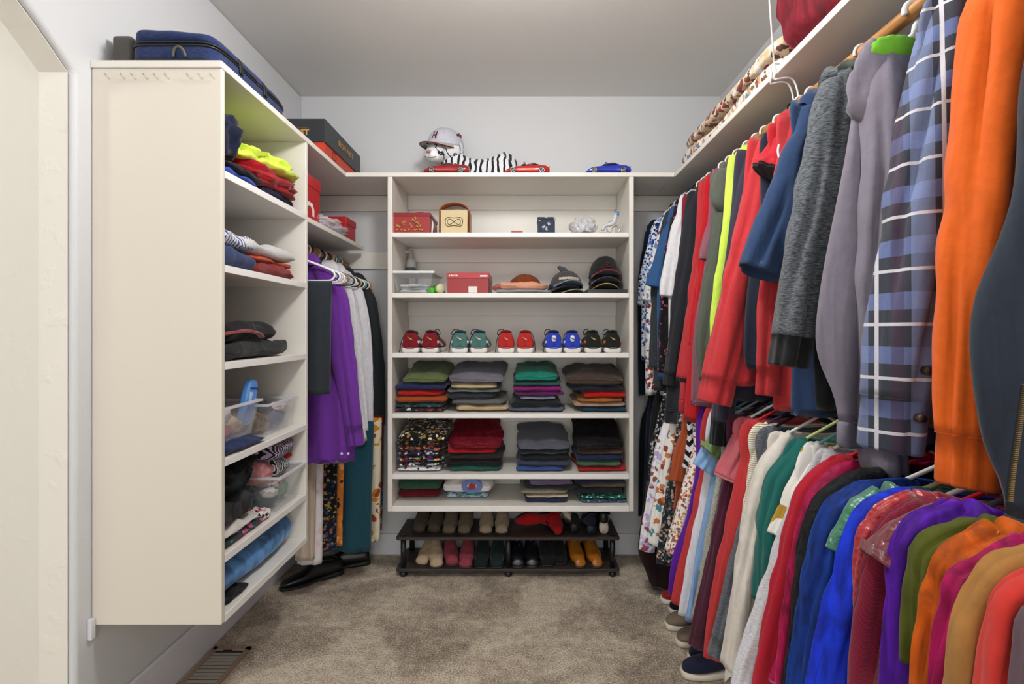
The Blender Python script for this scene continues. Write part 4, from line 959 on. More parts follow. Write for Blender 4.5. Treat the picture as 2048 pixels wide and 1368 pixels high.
for i, (pa, cn, c, ln, st, mk, mt, pb, lc) in enumerate(SNK):
    sneaker(cn + ' suede sneaker with white sole, pair mate nearer the purple shirt', c, ln, st, mk, PX(pa, 2.665), 2.662, 1.188, .03, lc, group=cn + ' sneaker pair', marktype=mt, seed=i, lace_side=-1, loop=i != 0)
    sneaker(cn + ' suede sneaker with white sole, pair mate nearer the long clothes rods', c, ln, st, mk, PX(pb, 2.665), 2.662, 1.188, -.03, lc, group=cn + ' sneaker pair', marktype=mt, seed=i + 9, lace_side=1 if i in (0, 2) else -1, loop=i in (0, 1, 4))

def bootie(label, mat, x, y, z, rot=0, heel=.045, shaft=.14, pointy=0, group=None, solem=None, scale=1, zipm=None, tilt=None, bow=False, name='ankle_boot', low=False):
    """toe towards -Y, heel at +Y; y is the toe"""
    T = thing(name, label, 'shoe', (x, y, z), rot, group, tilt)
    solem = solem or solid('dark_sole', '#2a2420', .6)
    tw = .025 - .015 * pointy; k = scale; h = heel
    sec = [(0.0, .008, .006, .016), (.008, tw + .006, .004, .032), (.03, .030 - .008 * pointy, .004, .046), (.07, .038, .004, .056), (.11, .037, .004 + h * .2, .075), (.15, .033, h * .55, .100), (.19, .033, h * .9, .115 + h * .3), (.225, .032, h, .110 + h * .4), (.245, .018, h, .085 + h * .4)]
    g = xf(loft_y(smooth_secs(sec), 22, .82), lambda X, Y, Z: (X * (1 - .30 * max(0, (Z - .03) / .08)), Y, Z))
    rings = []
    for j in range(10):
        s = j / 9; zz = .05 + h * .5 + (shaft - .02) * s
        cy = .178 + .010 * s; ry = .056 - .006 * s; rx_ = .030 + .004 * s
        rings.append([(rx_ * math.cos(a), cy + ry * math.sin(a), zz + (.010 * -math.sin(a)) * (1 - s) - .012 * math.sin(a) * s) for a in [2*PI*i/22 for i in range(22)]])
    c = rings[-1]; rings.append([(p[0] * .88, .188 + (p[1] - .188) * .9, p[2]) for p in c]); rings.append([(p[0] * .8, .188 + (p[1] - .188) * .8, p[2] - .05) for p in c])
    if low:
        gg = g
    else: gg = join(g, grid_rings(rings))
    sc = lambda q: ([(p[0]*k, p[1]*k, p[2]*k) for p in q[0]], q[1])
    meshobj('upper', sc(gg), mat, T)
    so = smooth_secs([(-.003, .010, 0, .007), (.01, tw + .010, 0, .009), (.07, .041, 0, .008), (.11, .036, h * .12, .010 + h * .2), (.15, .030, h * .5, .008 + h * .62), (.19, .031, h * .8, h * 1.0 + .004), (.246, .024, h * .9, h + .006)])
    meshobj('sole', sc(loft_y(so, 16, .6)), solem, T)
    if h > .02: meshobj('heel', sc(loft_y([(.185, .024, 0, h + .002), (.19, .028, 0, h + .002), (.235, .028, 0, h + .002), (.246, .020, 0, h + .002)], 16, .5)), solem, T)
    if zipm: meshobj('zip', sc(sweep(crom([(.012, .09, .075), (.024, .135, .098), (.022, .15, .13 + h * .3), (.030, .150, .05 + h*.5 + shaft - .04)], 5), .0018, 6)), zipm, T)
    if bow:
        for s in (-1, 1): meshobj('bow', sc(move(lump_geo(.035, .02, .022, 2, .3, 2.5, 8), (s * .018, .128, .115 + h * .3))), mat, T)
    return T
def pump(label, mat, x, y, z, rot, heelm, h=.055, group=None):
    """heel towards -Y (seen from behind)"""
    T = thing('heeled_shoe', label, 'shoe', (x, y, z), rot, group)
    sec = smooth_secs([(0, .014, h, h + .052), (.012, .026, h - .002, h + .056), (.05, .031, h * .8, h + .040), (.10, .034, h * .35, h + .012), (.15, .038, .004, .046), (.19, .036, .003, .042), (.225, .020, .003, .032), (.24, .006, .003, .02)])
    meshobj('upper', xf(loft_y(sec, 20, .8), lambda X, Y, Z: (X * (1 - .2 * max(0, Z - h) / .05), Y, Z)), mat, T)
    meshobj('heel', loft_y([(.002, .018, 0, h + .004), (.008, .025, 0, h + .004), (.040, .025, 0, h), (.046, .020, 0, h)], 16, .6), heelm, T)
    return T

# rack
RK = woodmat('#2b2522', '#423833', (3, 30, 30), .5); RKP = solid('black_tube', '#1b1c21', .4)
RX0, RX1, RY0, RY1 = -.668, .513, 2.737, 3.008
T = thing('shoe_rack', 'low dark espresso shoe rack with two boards under the white unit', 'shoe rack', (-.078, 2.87, 0))
Rk = lambda g: move(g, (.078, -2.87, 0))
def rkboard(z):
    c = .012; return prism([(RX0 + c, RY0), (RX1 - c, RY0), (RX1, RY0 + c), (RX1, RY1), (RX0, RY1), (RX0, RY0 + c)], z, z + .016, 'z')
for z in (.030, .197): bev(meshobj('rack_board', Rk(rkboard(z)), RK, T, False), .003)
for x in (RX0 + .035, -.075, RX1 - .035):
    for y in (RY0 + .028, RY1 - .028):
        meshobj('post', Rk(sweep([(x, y, .046), (x, y, .197)], .0145, 16)), RKP, T)
        meshobj('foot', Rk(sweep([(x, y, 0), (x, y, .006), (x, y, .03)], [.018, .021, .017], 16)), RKP, T)
        meshobj('cap', Rk(sweep([(x, y, .213), (x, y, .2145)], .013, 16)), RKP, T)
SG = 'shoes on top of the shoe rack'; SB = 'shoes on the lower board of the rack'
zt, zb = .2135, .0465
sd = f
for px, lab, c in ((837, 'dark taupe suede ankle boot, first from the end by the trousers', '#4e4438'), (867, 'dark taupe suede ankle boot, second from the end by the trousers', '#4e4438'),
                (897, 'olive taupe suede ankle boot, inner mate beside dark taupe pair', '#6a5f4c'), (928, 'olive taupe suede ankle boot beside the pale taupe pair', '#6a5f4c'),
                (971, 'pale taupe suede ankle boot beside the olive taupe pair', '#9a8a74'), (1003, 'pale taupe suede ankle boot facing the fallen red boot', '#9a8a74')):
    y0 = 2.80 if px < 880 else 2.775; bootie(lab, f(c, 'suede'), PX(px, y0), y0, zt, 0, .012, .085, 0, SG, scale=1.06)
RED = f('#a3161a', 'suede'); BKL = solid('black_sole', '#121214', .5)
T = bootie('red suede ankle boot lying on its side on the rack', RED, PX(1030, 2.90), 2.86, zt + .044, 0, .05, .08, .7, SG, solem=BKL, scale=.85, tilt=(0, math.radians(84), math.radians(-62)))
bootie('red suede ankle boot standing upright beside the black heels', RED, PX(1117, 2.76), 2.765, zt, .10, .05, .085, .5, SG, solem=BKL, scale=1.0)
bk = f('#15161b', 'suede'); nv = f('#1c2036', 'suede'); wl = f('#cfc8bc', 'leather')
pump('black suede block heel shoe beside the upright red boot', bk, PX(1150, 2.80), 2.79, zt, .08, solid('hb', '#17181c', .5), .05, SG)
pump('navy suede block heel shoe next to the white heel', nv, PX(1182, 2.80), 2.775, zt, 0, solid('hn', '#1d2136', .5), .045, SG)
pump('black heel with ivory white block heel at the end of rack top', f('#201d1e', 'leather'), PX(1207, 2.80), 2.785, zt, -.1, solid('hw', '#d6cfc2', .4), .055, SG)
bootie('white pointed shoe resting across the black heels', wl, PX(1144, 2.80), 2.80, zt + .065, .35, .01, .03, 1, SG, scale=.6, low=True, solem=solid('ls', '#8a7a66', .5), name='flat_shoe')
bootie('black pointed flat stacked on the navy heel', f('#141417', 'leather'), PX(1172, 2.84), 2.85, zt + .062, -1.2, .01, .03, 1, SG, scale=.6, low=True, name='flat_shoe')
for px, lab, c, kind, rot, y0, kw in ((842, 'beige suede ankle boot at the end of the lower board', '#b09c80', 'suede', -.16, 2.775, {}), (873, 'beige suede ankle boot toed out beside the rose boots', '#b09c80', 'suede', .20, 2.745, {}),
        (905, 'rose pink suede ankle boot with bow, beside the beige pair', '#8c3c48', 'suede', .22, 2.77, {'bow': 1}), (930, 'rose pink suede ankle boot with bow, beside the black green pair', '#8c3c48', 'suede', 0, 2.742, {'bow': 1}),
        (961, 'black green suede boot beside the rose boots', '#14201f', 'suede', 0, 2.742, {}), (993, 'black green suede boot beside the centre post', '#16282a', 'suede', 0, 2.742, {}),
        (1036, 'glossy black ankle boot with silver zip beside the centre post', '#15181d', 'leather', .05, 2.748, {'z': 1}), (1065, 'glossy black ankle boot with silver zip, outer mate', '#15181d', 'leather', .03, 2.748, {'z': 1}),
        (1096, 'dull black boot between zip boots and tan boots, front one', '#17171a', 'suede', .05, 2.765, {}), (1122, 'dull black boot between zip boots and tan boots, rear one', '#17171a', 'suede', .05, 2.785, {}),
        (1162, 'shiny tan leather ankle boot beside the dull black boots', '#a4651c', 'leather', .14, 2.748, {}), (1196, 'shiny tan leather ankle boot at the outer end of the lower board', '#a4651c', 'leather', .14, 2.748, {})):
    bootie(lab, f(c, kind), PX(px, y0), y0, zb, rot, .03, .075, .35 if kind == 'leather' and c == '#a4651c' else 0, SB, solem=BKL if c[1] == '1' else None, scale=1.08, zipm=solid('zip_metal', '#aab4bc', .3, .8) if kw.get('z') else None, bow=kw.get('bow', False))

# black dress shoes on the floor below the trousers
def dress_shoe(label, x, y, rot, grp='black dress shoes on the carpet'):
    T = thing('dress_shoe', label, 'shoe', (x, y, 0), rot, grp)
    m = f('#0e0f12', 'leather'); 
    so = smooth_secs([(0, .012, .0, .016), (.012, .026, 0, .018), (.05, .040, 0, .018), (.11, .044, 0, .018), (.17, .036, .004, .020), (.22, .034, 0, .026), (.29, .034, 0, .028), (.318, .018, 0, .026)])
    meshobj('sole', loft_y(so, 18, .5), solid('black_rubber', '#101012', .6), T)
    u = smooth_secs([(.004, .010, .014, .030), (.015, .024, .014, .042), (.05, .037, .014, .052), (.11, .041, .014, .066), (.15, .036, .014, .090), (.19, .034, .014, .102), (.25, .033, .016, .094), (.30, .030, .018, .088), (.314, .016, .02, .070)])
    meshobj('upper', xf(loft_y(u, 24, .85), lambda X, Y, Z: (X * (1 - .35 * max(0, (Z - .05) / .05)), Y, Z)), m, T)
    meshobj('collar', sweep([(.018 * math.cos(a), .24 + .055 * math.sin(a), .098 - .006 * math.sin(a)) for a in [2*PI*i/24 for i in range(25)]], .005, 8, False), m, T)
    for i in range(3): meshobj('lace', sweep([(-.016, .135 + i*.02, .078 + i*.008), (0, .137 + i*.02, .086 + i*.008), (.016, .135 + i*.02, .078 + i*.008)], .0025, 6), LACE, T)
    return T
dress_shoe('black leather dress shoe, toe pointing out from under the cabinet', -1.215, 2.60, math.radians(-52))
dress_shoe('black leather dress shoe standing behind its mate near the baseboard', -1.15, 2.80, math.radians(-70))
# shoes under the long clothes rods
def low_sneaker(label, c, x, y, rot, solem, grp, kind='plain', laces=True):
    T = thing('shoe', label, 'shoe', (x, y, 0), rot, grp)
    so = smooth_secs([(0, .012, .004, .022), (.012, .030, 0, .026), (.06, .046, 0, .026), (.12, .046, 0, .028), (.20, .036, 0, .030), (.27, .036, 0, .034), (.295, .018, 0, .032)])
    meshobj('sole', loft_y(so, 18, .5), solem, T)
    u = smooth_secs([(.006, .010, .018, .034), (.02, .028, .018, .048), (.06, .043, .018, .060), (.12, .042, .018, .078), (.16, .036, .02, .092), (.22, .034, .02, .086), (.28, .031, .02, .092), (.292, .016, .02, .08)])
    meshobj('upper', xf(loft_y(u, 24, .85), lambda X, Y, Z: (X * (1 - .35 * max(0, (Z - .045) / .05)), Y, Z)), f(c, kind), T)
    if laces:
        for i in range(5): meshobj('lace', sweep([(-.022, .10 + i*.017, .066 + i*.006), (0, .103 + i*.017, .079 + i*.006), (.022, .10 + i*.017, .066 + i*.006)], .0032, 6), f(hexmul(c, .55)), T)
    return T
CS = solid('cream_sole', '#d8cfbe', .6)
def at_toe(px, py): Y = CH * F / (py - CY); return PX(px, Y), Y
for px, py, lab, c, so, g, r, lc in ((1362, 1352, 'navy canvas sneaker with cream sole, nearer the camera', '#1b1f36', CS, 'navy canvas sneakers', -84, True), (1376, 1322, 'navy canvas sneaker with cream sole, behind its mate', '#1b1f36', CS, 'navy canvas sneakers', -86, True),
        (1352, 1290, 'taupe slip-on shoe with cream sole beside the navy sneakers', '#7a6c60', CS, 'taupe slip-on shoes', -80, False), (1330, 1256, 'taupe slip-on shoe with cream sole, farther from the navy sneakers', '#7a6c60', CS, 'taupe slip-on shoes', -84, False),
        (1338, 1226, 'black and white sneaker under the coral sweater', '#1a1416', SOLE_W, 'shoes under the floral blouses', -82, True), (1322, 1205, 'red sneaker with white sole below the violet tunic', '#9c1c1c', SOLE_W, 'shoes under the floral blouses', -80, True), (1300, 1168, 'black shoe peeking out below the dark chocolate dress', '#141416', BKL, 'shoes under the floral blouses', -76, False)):
    x, y = at_toe(px, py); low_sneaker(lab, c, x, y, math.radians(r), so, g, laces=lc)
# ================================================================ BOXES, BINS, TOYS
def shoebox(name, label, mat, x0, x1, y0, y1, z0, z1, lidh=.035, lidm=None, ov=.003):
    T = thing(name, label, 'box', ((x0+x1)/2, (y0+y1)/2, z0)); c = (-(x0+x1)/2, -(y0+y1)/2, -z0)
    bev(meshobj('body', move(box(x0+ov, x1-ov, y0+ov, y1-ov, z0, z1-.002), c), mat, T, False), .001)
    bev(meshobj('lid', move(box(x0, x1, y0, y1, z1-lidh, z1), c), lidm or mat, T, False), .0015)
    return T
GOLD = solid('gold_print', '#b8894a', .5)
BX = solid('black_card', '#24282c', .45, mottling=.15); OR = solid('orange_card', '#c23a1a', .5)
T = shoebox('boot_box', 'large boot box with black lid and orange base in the corner on the top shelf', OR, -1.255, -.900, 2.37, 2.885, TZ, 2.268, .105, BX, .006)
o = (-(-1.255-.9)/2, -(2.37+2.885)/2, 0)
meshobj('lettering', move(text_geo('IRON POST', .036, bold=True), (.012, -.2585, .098)), GOLD, T, False)
meshobj('gold_rule', box(-.03, .098, -.2585, -.2575, .117, .121), solid('dull_gold', '#5c4a30', .6), T, False)
meshobj('lettering', xf(text_geo('IRON POST', .042), lambda x, y, z: (.1793 - y, x + .02, z + .11)), GOLD, T, False)
meshobj('emblem', xf(sweep([(.025*math.cos(a), 0, .018*math.sin(a)) for a in [2*PI*i/20 for i in range(21)]], .0012, 6, False), lambda x, y, z: (.1745, x - .13, z + .03)), GOLD, T)

RB = solid('red_card', '#b41c24', .4); RB2 = solid('red_card_dull', '#9c2a2c', .4); PW = solid('white_print', '#e6e4e2', .5)
T = shoebox('shoe_box', 'tall red shoe box standing by the cabinet on the small shelf', RB, -1.20, -.93, 2.20, 2.395, 1.779, 1.985, .05)
meshobj('stripe', prism([(-.095, .03), (-.07, .065), (-.03, .088), (.01, .085), (.03, .06), (.03, .03), (.012, .03), (.010, .055), (-.005, .068), (-.03, .070), (-.055, .052), (-.075, .03)], .131, .1335, 'x'), PW, T, False)
T = shoebox('shoe_box', 'red shoe box at far end of the small shelf, partly behind the plastic bag', RB, -1.20, -.915, 2.70, 2.86, 1.779, 1.895, .035)
# plastic wrapped clothing
PLAS = clear_mat('clear_film', '#f4f4fa', .28, .12)
T = thing('garment_bag', 'crumpled clear plastic bag of white clothing on the small shelf', 'bag', (-1.02, 2.55, 1.779))
meshobj('contents', lump_geo(.20, .36, .045, 5, .25, 3, 16), f('#bfbccb'), T)
meshobj('film', lump_geo(.235, .42, .066, 6, .30, 3, 20, 3), PLAS, T)

# third bay: red floral box, cream box, patterned box, bag, clamp, tiny red thing
T = shoebox('gift_box', 'dark red box with golden leaves on the highest shelf of the unit', RB2, PX(784, 2.69), PX(862, 2.69), 2.67, 2.90, 1.801, 1.908, .018, solid('red_lid', '#84161f', .4))
for i, (x, z, a) in enumerate([(-.07, .02, .5), (-.06, .035, 2.3), (-.05, .02, 2.8), (-.07, .04, 1.2), (-.035, .045, 1.4), (-.03, .06, 2.2), (-.04, .055, .6), (-.01, .02, .3), (.005, .035, 1.3), (.0, .045, 1.9), (-.03, .015, 2.9), (.02, .018, 2.7), (.03, .02, .2), (.045, .02, 2.9), (.035, .035, 2.4), (.05, .04, 1.2), (.03, .055, .4), (.02, .065, 2.2), (.04, .05, 1.6), (.01, .07, .9), (.025, .078, 1.8), (.06, .018, .7)]):
    g = loft_y([(-.0005, .0092, -.0042, .0042), (.0005, .0092, -.0042, .0042)], 12, 1.1)
    meshobj('leaf', xf(g, lambda X, Y, Z: (X*math.cos(a) - Z*math.sin(a) + x, Y - .1150 - .0002*i, X*math.sin(a) + Z*math.cos(a) + z)), GOLD, T)
tag(meshobj('shoehorn', sweep(crom([(0, 0, 0), (.01, .02, .06), (.0, .06, .118), (-.02, .09, .125)], 5), [.006]*10 + [.011]*6, 10, True, .5), solid('white_gloss', '#ececf0', .3), None, True, (PX(866, 2.78), 2.72, 1.803), (0, 0, .3)), 'white plastic shoehorn leaning behind the red leaf box', 'shoehorn')
tag(meshobj('fruit', lump_geo(.045, .04, .02, 4, .2, 2.5, 10), solid('red_gloss', '#b83a2a', .4), None, True, (PX(838, 2.72), 2.76, 1.9085)), 'small red-orange item lying on the red leaf box', 'ornament')
T = shoebox('keepsake_box', 'cream box with arched brown band over its top', solid('cream_card', '#d3c096', .6), PX(882, 2.70), PX(936, 2.70), 2.68, 2.82, 1.801, 1.925, .004, solid('cream_card2', '#cbb68a', .6), .001)
BN = f('#8a4420', 'leather')
V = [(PX(909, 2.7)*0 + .078 * math.cos(a), 0, .118 + .045 * math.sin(a)) for a in [PI * i / 20 for i in range(21)]]
V = [(.078, 0, .0)] + V + [(-.078, 0, 0)]
rings = [[(p[0], -.066, p[2]), (p[0], .066, p[2]), (p[0]*.95, .066, p[2]-.004), (p[0]*.95, -.066, p[2]-.004)] for p in V]
meshobj('band', grid_rings(rings), BN, T)
meshobj('oval_emblem', xf(sweep([(.045*math.cos(a), 0, .026*math.sin(a) + .006*math.sin(3*a)) for a in [2*PI*i/40 for i in range(41)]], .0014, 6, False), lambda x, y, z: (x, -.0705, z + .062)), solid('pale_print', '#ece2c4', .5), T)
meshobj('oval_emblem', xf(sweep([(.034*math.cos(a), 0, .014*math.sin(2*a) ) for a in [2*PI*i/40 for i in range(41)]], .0012, 6, False), lambda x, y, z: (x, -.0705, z + .062)), solid('pale_print2', '#ece2c4', .5), T)
T = shoebox('tin_box', 'dark blue-grey patterned small box alone in the middle of the shelf', f('#39414f', 'print', None, (70, ['#39414f', '#39414f', '#aeb4bd', '#39414f'])), PX(1075, 2.69), PX(1111, 2.69), 2.68, 2.83, 1.801, 1.888, .012, f('#39414f', 'print', None, (70, ['#39414f', '#39414f', '#aeb4bd', '#39414f'])))
tag(meshobj('red_card', box(-.03, .03, 0, .05, 0, .016), RB2, None, False, (PX(1034, 2.70), 2.685, 1.801)), 'flat red card case near the middle of the shelf', 'case')
T = thing('plastic_bag', 'small crumpled clear plastic bag on the highest unit shelf', 'bag', (PX(1168, 2.72), 2.74, 1.801))
meshobj('film', lump_geo(.12, .11, .085, 8, .55, 2.2, 18, 3), PLAS, T)
meshobj('contents', lump_geo(.08, .08, .05, 9, .5, 2.2, 14, 3), solid('white_gloss2', '#dcdfe6', .3), T)
tag(meshobj('necklace', join(*[sweep(crom([(-.08 + i*.01, -.02*i, .004), (0, .02 - .01*i, .004), (.08, -.01*i, .004)], 8), .003, 6) for i in range(3)]), solid('silver', '#8f8a84', .3, .9), None, True, (PX(1188, 2.70), 2.69, 1.803)), 'thin silver chain laid along the shelf by the plastic bag', 'necklace')
SV = solid('chrome', '#c2c6cc', .18, .85); BP = solid('blue_cap', '#3e86c8', .4)
T = thing('hand_clamp', 'silver and white hand clamp with blue tip at the end of the shelf', 'tool', (PX(1222, 2.70), 2.70, 1.801))
meshobj('arm', sweep(crom([(-.045, 0, .02), (-.03, .0, .045), (.01, 0, .058), (.022, .0, .09), (.03, 0, .108)], 5), [.008]*8 + [.012]*13, 12), solid('pale_grey', '#c4c8cc', .35), T)
meshobj('tip', sweep([(.028, 0, .100), (.034, 0, .116)], [.0135, .010], 12), BP, T)
meshobj('ring', sweep([(.035*math.cos(a) + .012, .0, .036 + .034*math.sin(a)) for a in [2*PI*i/30 for i in range(31)]], .0035, 8, False), SV, T)
meshobj('ring', sweep([(.022*math.cos(a) + .03, .02, .026 + .022*math.sin(a)) for a in [2*PI*i/30 for i in range(31)]], .003, 8, False), SV, T)

# second bay: storage bin with lid, dispenser, tape, red shoe box
BINM = clear_mat('clear_plastic', '#f0f3f7', .10, .15); BIN2 = clear_mat('smoky_plastic', '#eef1f6', .07, .15)
def bin_geo(w, d, h, taper=.86, t=.003):
    def ring(s, z, wd=0): return [(-w/2*s - wd, -d/2*s - wd, z), (w/2*s + wd, -d/2*s - wd, z), (w/2*s + wd, d/2*s + wd, z), (-w/2*s - wd, d/2*s + wd, z)]
    R = [ring(taper, 0), ring(1, h), ring(1, h, -t), ring(taper, t, -t)]
    V = sum(R, []); Fc = [(3, 2, 1, 0), (12, 13, 14, 15)]
    for j in range(3):
        for i in range(4): a = j*4 + i; b = j*4 + (i+1) % 4; Fc.append((a, b, b+4, a+4))
    return V, Fc
def rim_geo(w, d, z, t=.008, hh=.008):
    o = [(-w/2-t, -d/2-t), (w/2+t, -d/2-t), (w/2+t, d/2+t), (-w/2-t, d/2+t)]; i = [(-w/2+.002, -d/2+.002), (w/2-.002, -d/2+.002), (w/2-.002, d/2-.002), (-w/2+.002, d/2-.002)]
    V = [(x, y, z) for x, y in o] + [(x, y, z+hh) for x, y in o] + [(x, y, z+hh) for x, y in i] + [(x, y, z) for x, y in i]; Fc = []
    for a in range(4):
        b = (a+1) % 4
        Fc += [(a, b, b+4, a+4), (a+4, b+4, b+8, a+8), (a+8, b+8, b+12, a+12), (a+12, b+12, b, a)]
    return V, Fc
T = thing('storage_bin', 'clear storage bin with white lid on the unit shelf', 'bin', (PX(831, 2.74), 2.80, 1.493))
w_, d_, h_ = .205, .26, .104
bev(meshobj('tub', bin_geo(w_, d_, h_, .84), BINM, T, False), .003)
bev(meshobj('lid', box(-w_/2-.010, w_/2+.010, -d_/2-.010, d_/2+.010, h_-.002, h_+.012), solid('white_lid', '#dfe3e6', .3), T, False), .004, 3)
for i, (c, hh) in enumerate((('#c9c4a8', .018), ('#6f86b8', .012), ('#dcd7cf', .012))):
    meshobj('contents', folded_geo(.15, .20, hh, .01, i, 2), f(c), T).location = (0, 0, .004 + i * .016)
T = thing('soap_dispenser', 'foam pump bottle with white top standing behind the lidded bin', 'dispenser', (PX(824, 2.98), 2.955, 1.493))
BOT = solid('grey_bottle', '#6d726e', .3)
meshobj('bottle', sweep([(0, 0, 0), (0, 0, .005), (0, 0, .10), (0, 0, .12), (0, 0, .13)], [.026, .030, .030, .024, .018], 24), BOT, T)
meshobj('label', box(-.002, .026, -.031, -.030, .04, .09), PW, T, False)
meshobj('pump', join(sweep([(0, 0, .13), (0, 0, .165), (0, 0, .17), (0, 0, .195)], [.024, .020, .010, .010], 20), sweep([(.006, 0, .198), (-.03, -.01, .200), (-.034, -.012, .19)], [.009, .008, .006], 12)), solid('white_pump', '#c9c9c9', .4), T)
T.scale = (1.28,) * 3
T = thing('tape_roll', 'bright green roll with cream face beside the lidded bin', 'tape', (PX(878, 2.69), 2.69, 1.493 + .024), 0, None, (0, 0, .5))
meshobj('roll', sweep([(0, -.02, 0), (0, .03, 0)], .024, 24), solid('lime_plastic', '#4fb22a', .4), T)
meshobj('rim', sweep([(0, -.024, 0), (0, -.0205, 0)], .024, 24), solid('cream_rim', '#cfcda4', .5), T)
tag(meshobj('green_bead', lump_geo(.04, .04, .032, 3, .25, 2.2, 12), solid('lime_plastic', '#4fb22a', .4), None, True, (PX(862, 2.68), 2.70, 1.493)), 'small lime green bow-shaped trinket beside the green roll', 'trinket')
tag(meshobj('pouch', lump_geo(.06, .10, .04, 3, .2, 3, 10), f('#4c5a62'), None, True, (PX(876, 2.9), 2.93, 1.50)), 'grey blue pouch behind the lidded bin', 'pouch')
T = shoebox('shoe_box', 'red shoe box with white label beside the lidded bin', RB2, PX(895, 2.70), PX(979, 2.70), 2.67, 2.97, 1.493, 1.600, .030, solid('red_lid2', '#b4333a', .3))
meshobj('label', box(.003, .048, -.1505, -.1495, .004, .036), PW, T, False)
for x in (-.098, -.088, -.080, -.070, -.060): meshobj('print_mark', box(x, x + .007, -.1512, -.1500, .088, .096), PW, T, False)
meshobj('print_mark', box(.062, .100, -.1512, -.1500, .086, .094), PW, T, False)
T2 = None
# folded: grey, white, peach, with rust cap
folded('folded_cloth', 'grey and white cloth under the peach towel', 'cloth', f('#8a8c92'), PX(1048, 2.70), 2.675, 1.494, .285, .26, .022, .01, 2)
folded('folded_towel', 'peach towel folded beside the red shoe box', 'towel', f('#d69a80'), PX(1046, 2.70), 2.670, 1.513, .245, .25, .040, .01, 4, 2, .0, amp=.01)
folded('folded_cloth', 'dusty coral cloth curling out beneath the peach towel', 'cloth', f('#a85a50'), PX(1008, 2.72), 2.70, 1.510, .12, .16, .032, .01, 7)

def cap(label, crown, brim, x, y, z, rotz_=0, tiltx=0, squash=1, trim=None, letters=None, tiltz=0, s=1, group=None, letm=None, arch=.018, under=None):
    T = thing('baseball_cap', label, 'cap', (x, y, z), 0, group, (tiltx, tiltz, rotz_))
    rings = []
    for j in range(12):
        t = PI / 2 * j / 11.5; r = []
        for i in range(36):
            a = 2 * PI * i / 36
            k = (1 + .012 * math.cos(6 * a)) * math.cos(t) ** .85
            r.append((.088 * s * k * math.cos(a), .098 * s * k * math.sin(a), .115 * s * squash * math.sin(t) ** 1.05 + .004 * nz3(math.cos(a) * 2, math.sin(a) * 2, t * 3, x * 30)))
        rings.append(r)
    inner = [[(p[0] * .96, p[1] * .96, p[2]) for p in rings[0]]]
    meshobj('crown', grid_rings(inner + rings, False, True), crown, T)
    meshobj('button', move(lump_geo(.012 * s, .012 * s, .006, 1, 0, 2, 6), (0, 0, .113 * s * squash)), crown, T)
    # brim: faces -Y, arched
    V, Fc = [], []; nu, nv = 18, 6
    for L2 in (0, 1):
        for j in range(nv + 1):
            for i in range(nu + 1):
                u = i / nu * 2 - 1; v = j / nv
                ang = -PI / 2 + u * 1.12
                x0, y0 = .086 * math.cos(ang), .096 * math.sin(ang)
                ext = .072 * (1 - abs(u) ** 2.6)
                X, Y = x0 * (1 + .03 * v), y0 - ext * v
                V.append((X * s, Y * s, (.006 + arch * (1 - (X / .085) ** 2) * v - .020 * v * v + (-.0035 if L2 else 0)) * s))
    m_ = nu + 1; off = (nv + 1) * m_
    for j in range(nv):
        for i in range(nu):
            a = j * m_ + i; Fc.append((a, a + m_, a + m_ + 1, a + 1)); Fc.append((a + off, a + 1 + off, a + m_ + 1 + off, a + m_ + off))
    for i in range(nu): a = nv * m_ + i; Fc.append((a, a + off, a + off + 1, a + 1))
    meshobj('brim', (V, Fc), brim, T)
    if trim:
        meshobj('brim_trim', sweep([V[nv * m_ + i] for i in range(nu + 1)], .0028 * s, 6), trim, T)
    if letters:
        for (t, size, zz, m2) in letters:
            g = text_geo(t, size, .0008, bold=True)
            def wrap(X, Y, Z):
                a = X / (.095 * s); zc_ = Z + zz; rr = math.cos(math.asin(min(.98, zc_ / (.115 * s * squash)))) ** .85
                return (.089 * s * rr * math.sin(a), -.0995 * s * rr * math.cos(a) + Y, zc_)
            meshobj('lettering', xf(g, wrap), m2, T, False)
    return T
KG = 'caps on the shelf above the sneakers'
cap('rust brown cap lying upside against the peach towel', f('#7a3a1a', 'suede'), f('#7a3a1a', 'suede'), PX(1050, 2.83), 2.83, 1.535, PI, 0, .62, group=KG)
BKF = f('#1b1c20'); 
board_ = meshobj('notebook', box(-.125, .095, -.06, .19, 0, .022), f('#2c3230', 'leather'), None, False, (PX(1222, 2.70), 2.745, 1.4935), (0, 0, .02)); bev(board_, .003); tag(board_, 'flat dark green-black case lying beneath the stack of caps', 'case', None)
for i, (c, b_, tr, lab) in enumerate([('#15161a', '#17191c', solid('gold_trim', '#b8964a', .5), 'black cap with gold brim edge at the bottom of the tall cap stack'), ('#1a1c20', '#3e4855', None, 'black cap with blue grey brim in the middle of the tall cap stack'),
        ('#222225', '#4a4c58', f('#b01c34'), 'charcoal cap with crimson brim edge on top of the tall cap stack')]):
    CAPT = cap(lab, f(c), f(b_), PX(1212, 2.80), 2.835, 1.517 + i * .036, .03 * i - .1, math.radians(-4), 1 if i < 2 else 1.02, tr, None, group=KG, arch=.030)
for i, (c, b_, tr, lab) in enumerate([('#16191b', '#1d2422', solid('sage_trim', '#8a8f78', .5), 'black green cap at the bottom of the short cap stack'), ('#17191c', '#20242a', None, 'black cap second in the short cap stack')]):
    cap(lab, f(c), f(b_), PX(1128, 2.80), 2.835, 1.494 + i * .022, .35 - .2 * i, math.radians(-3), .6, tr, group=KG, arch=.026)
meshobj('embroidery', sweep([(-.02, -.0925, .062), (.0, -.089, .070), (.018, -.0895, .066), (-.012, -.096, .050), (.004, -.098, .044), (.022, -.095, .047)], .0022, 6), f('#6d1c18'), CAPT)
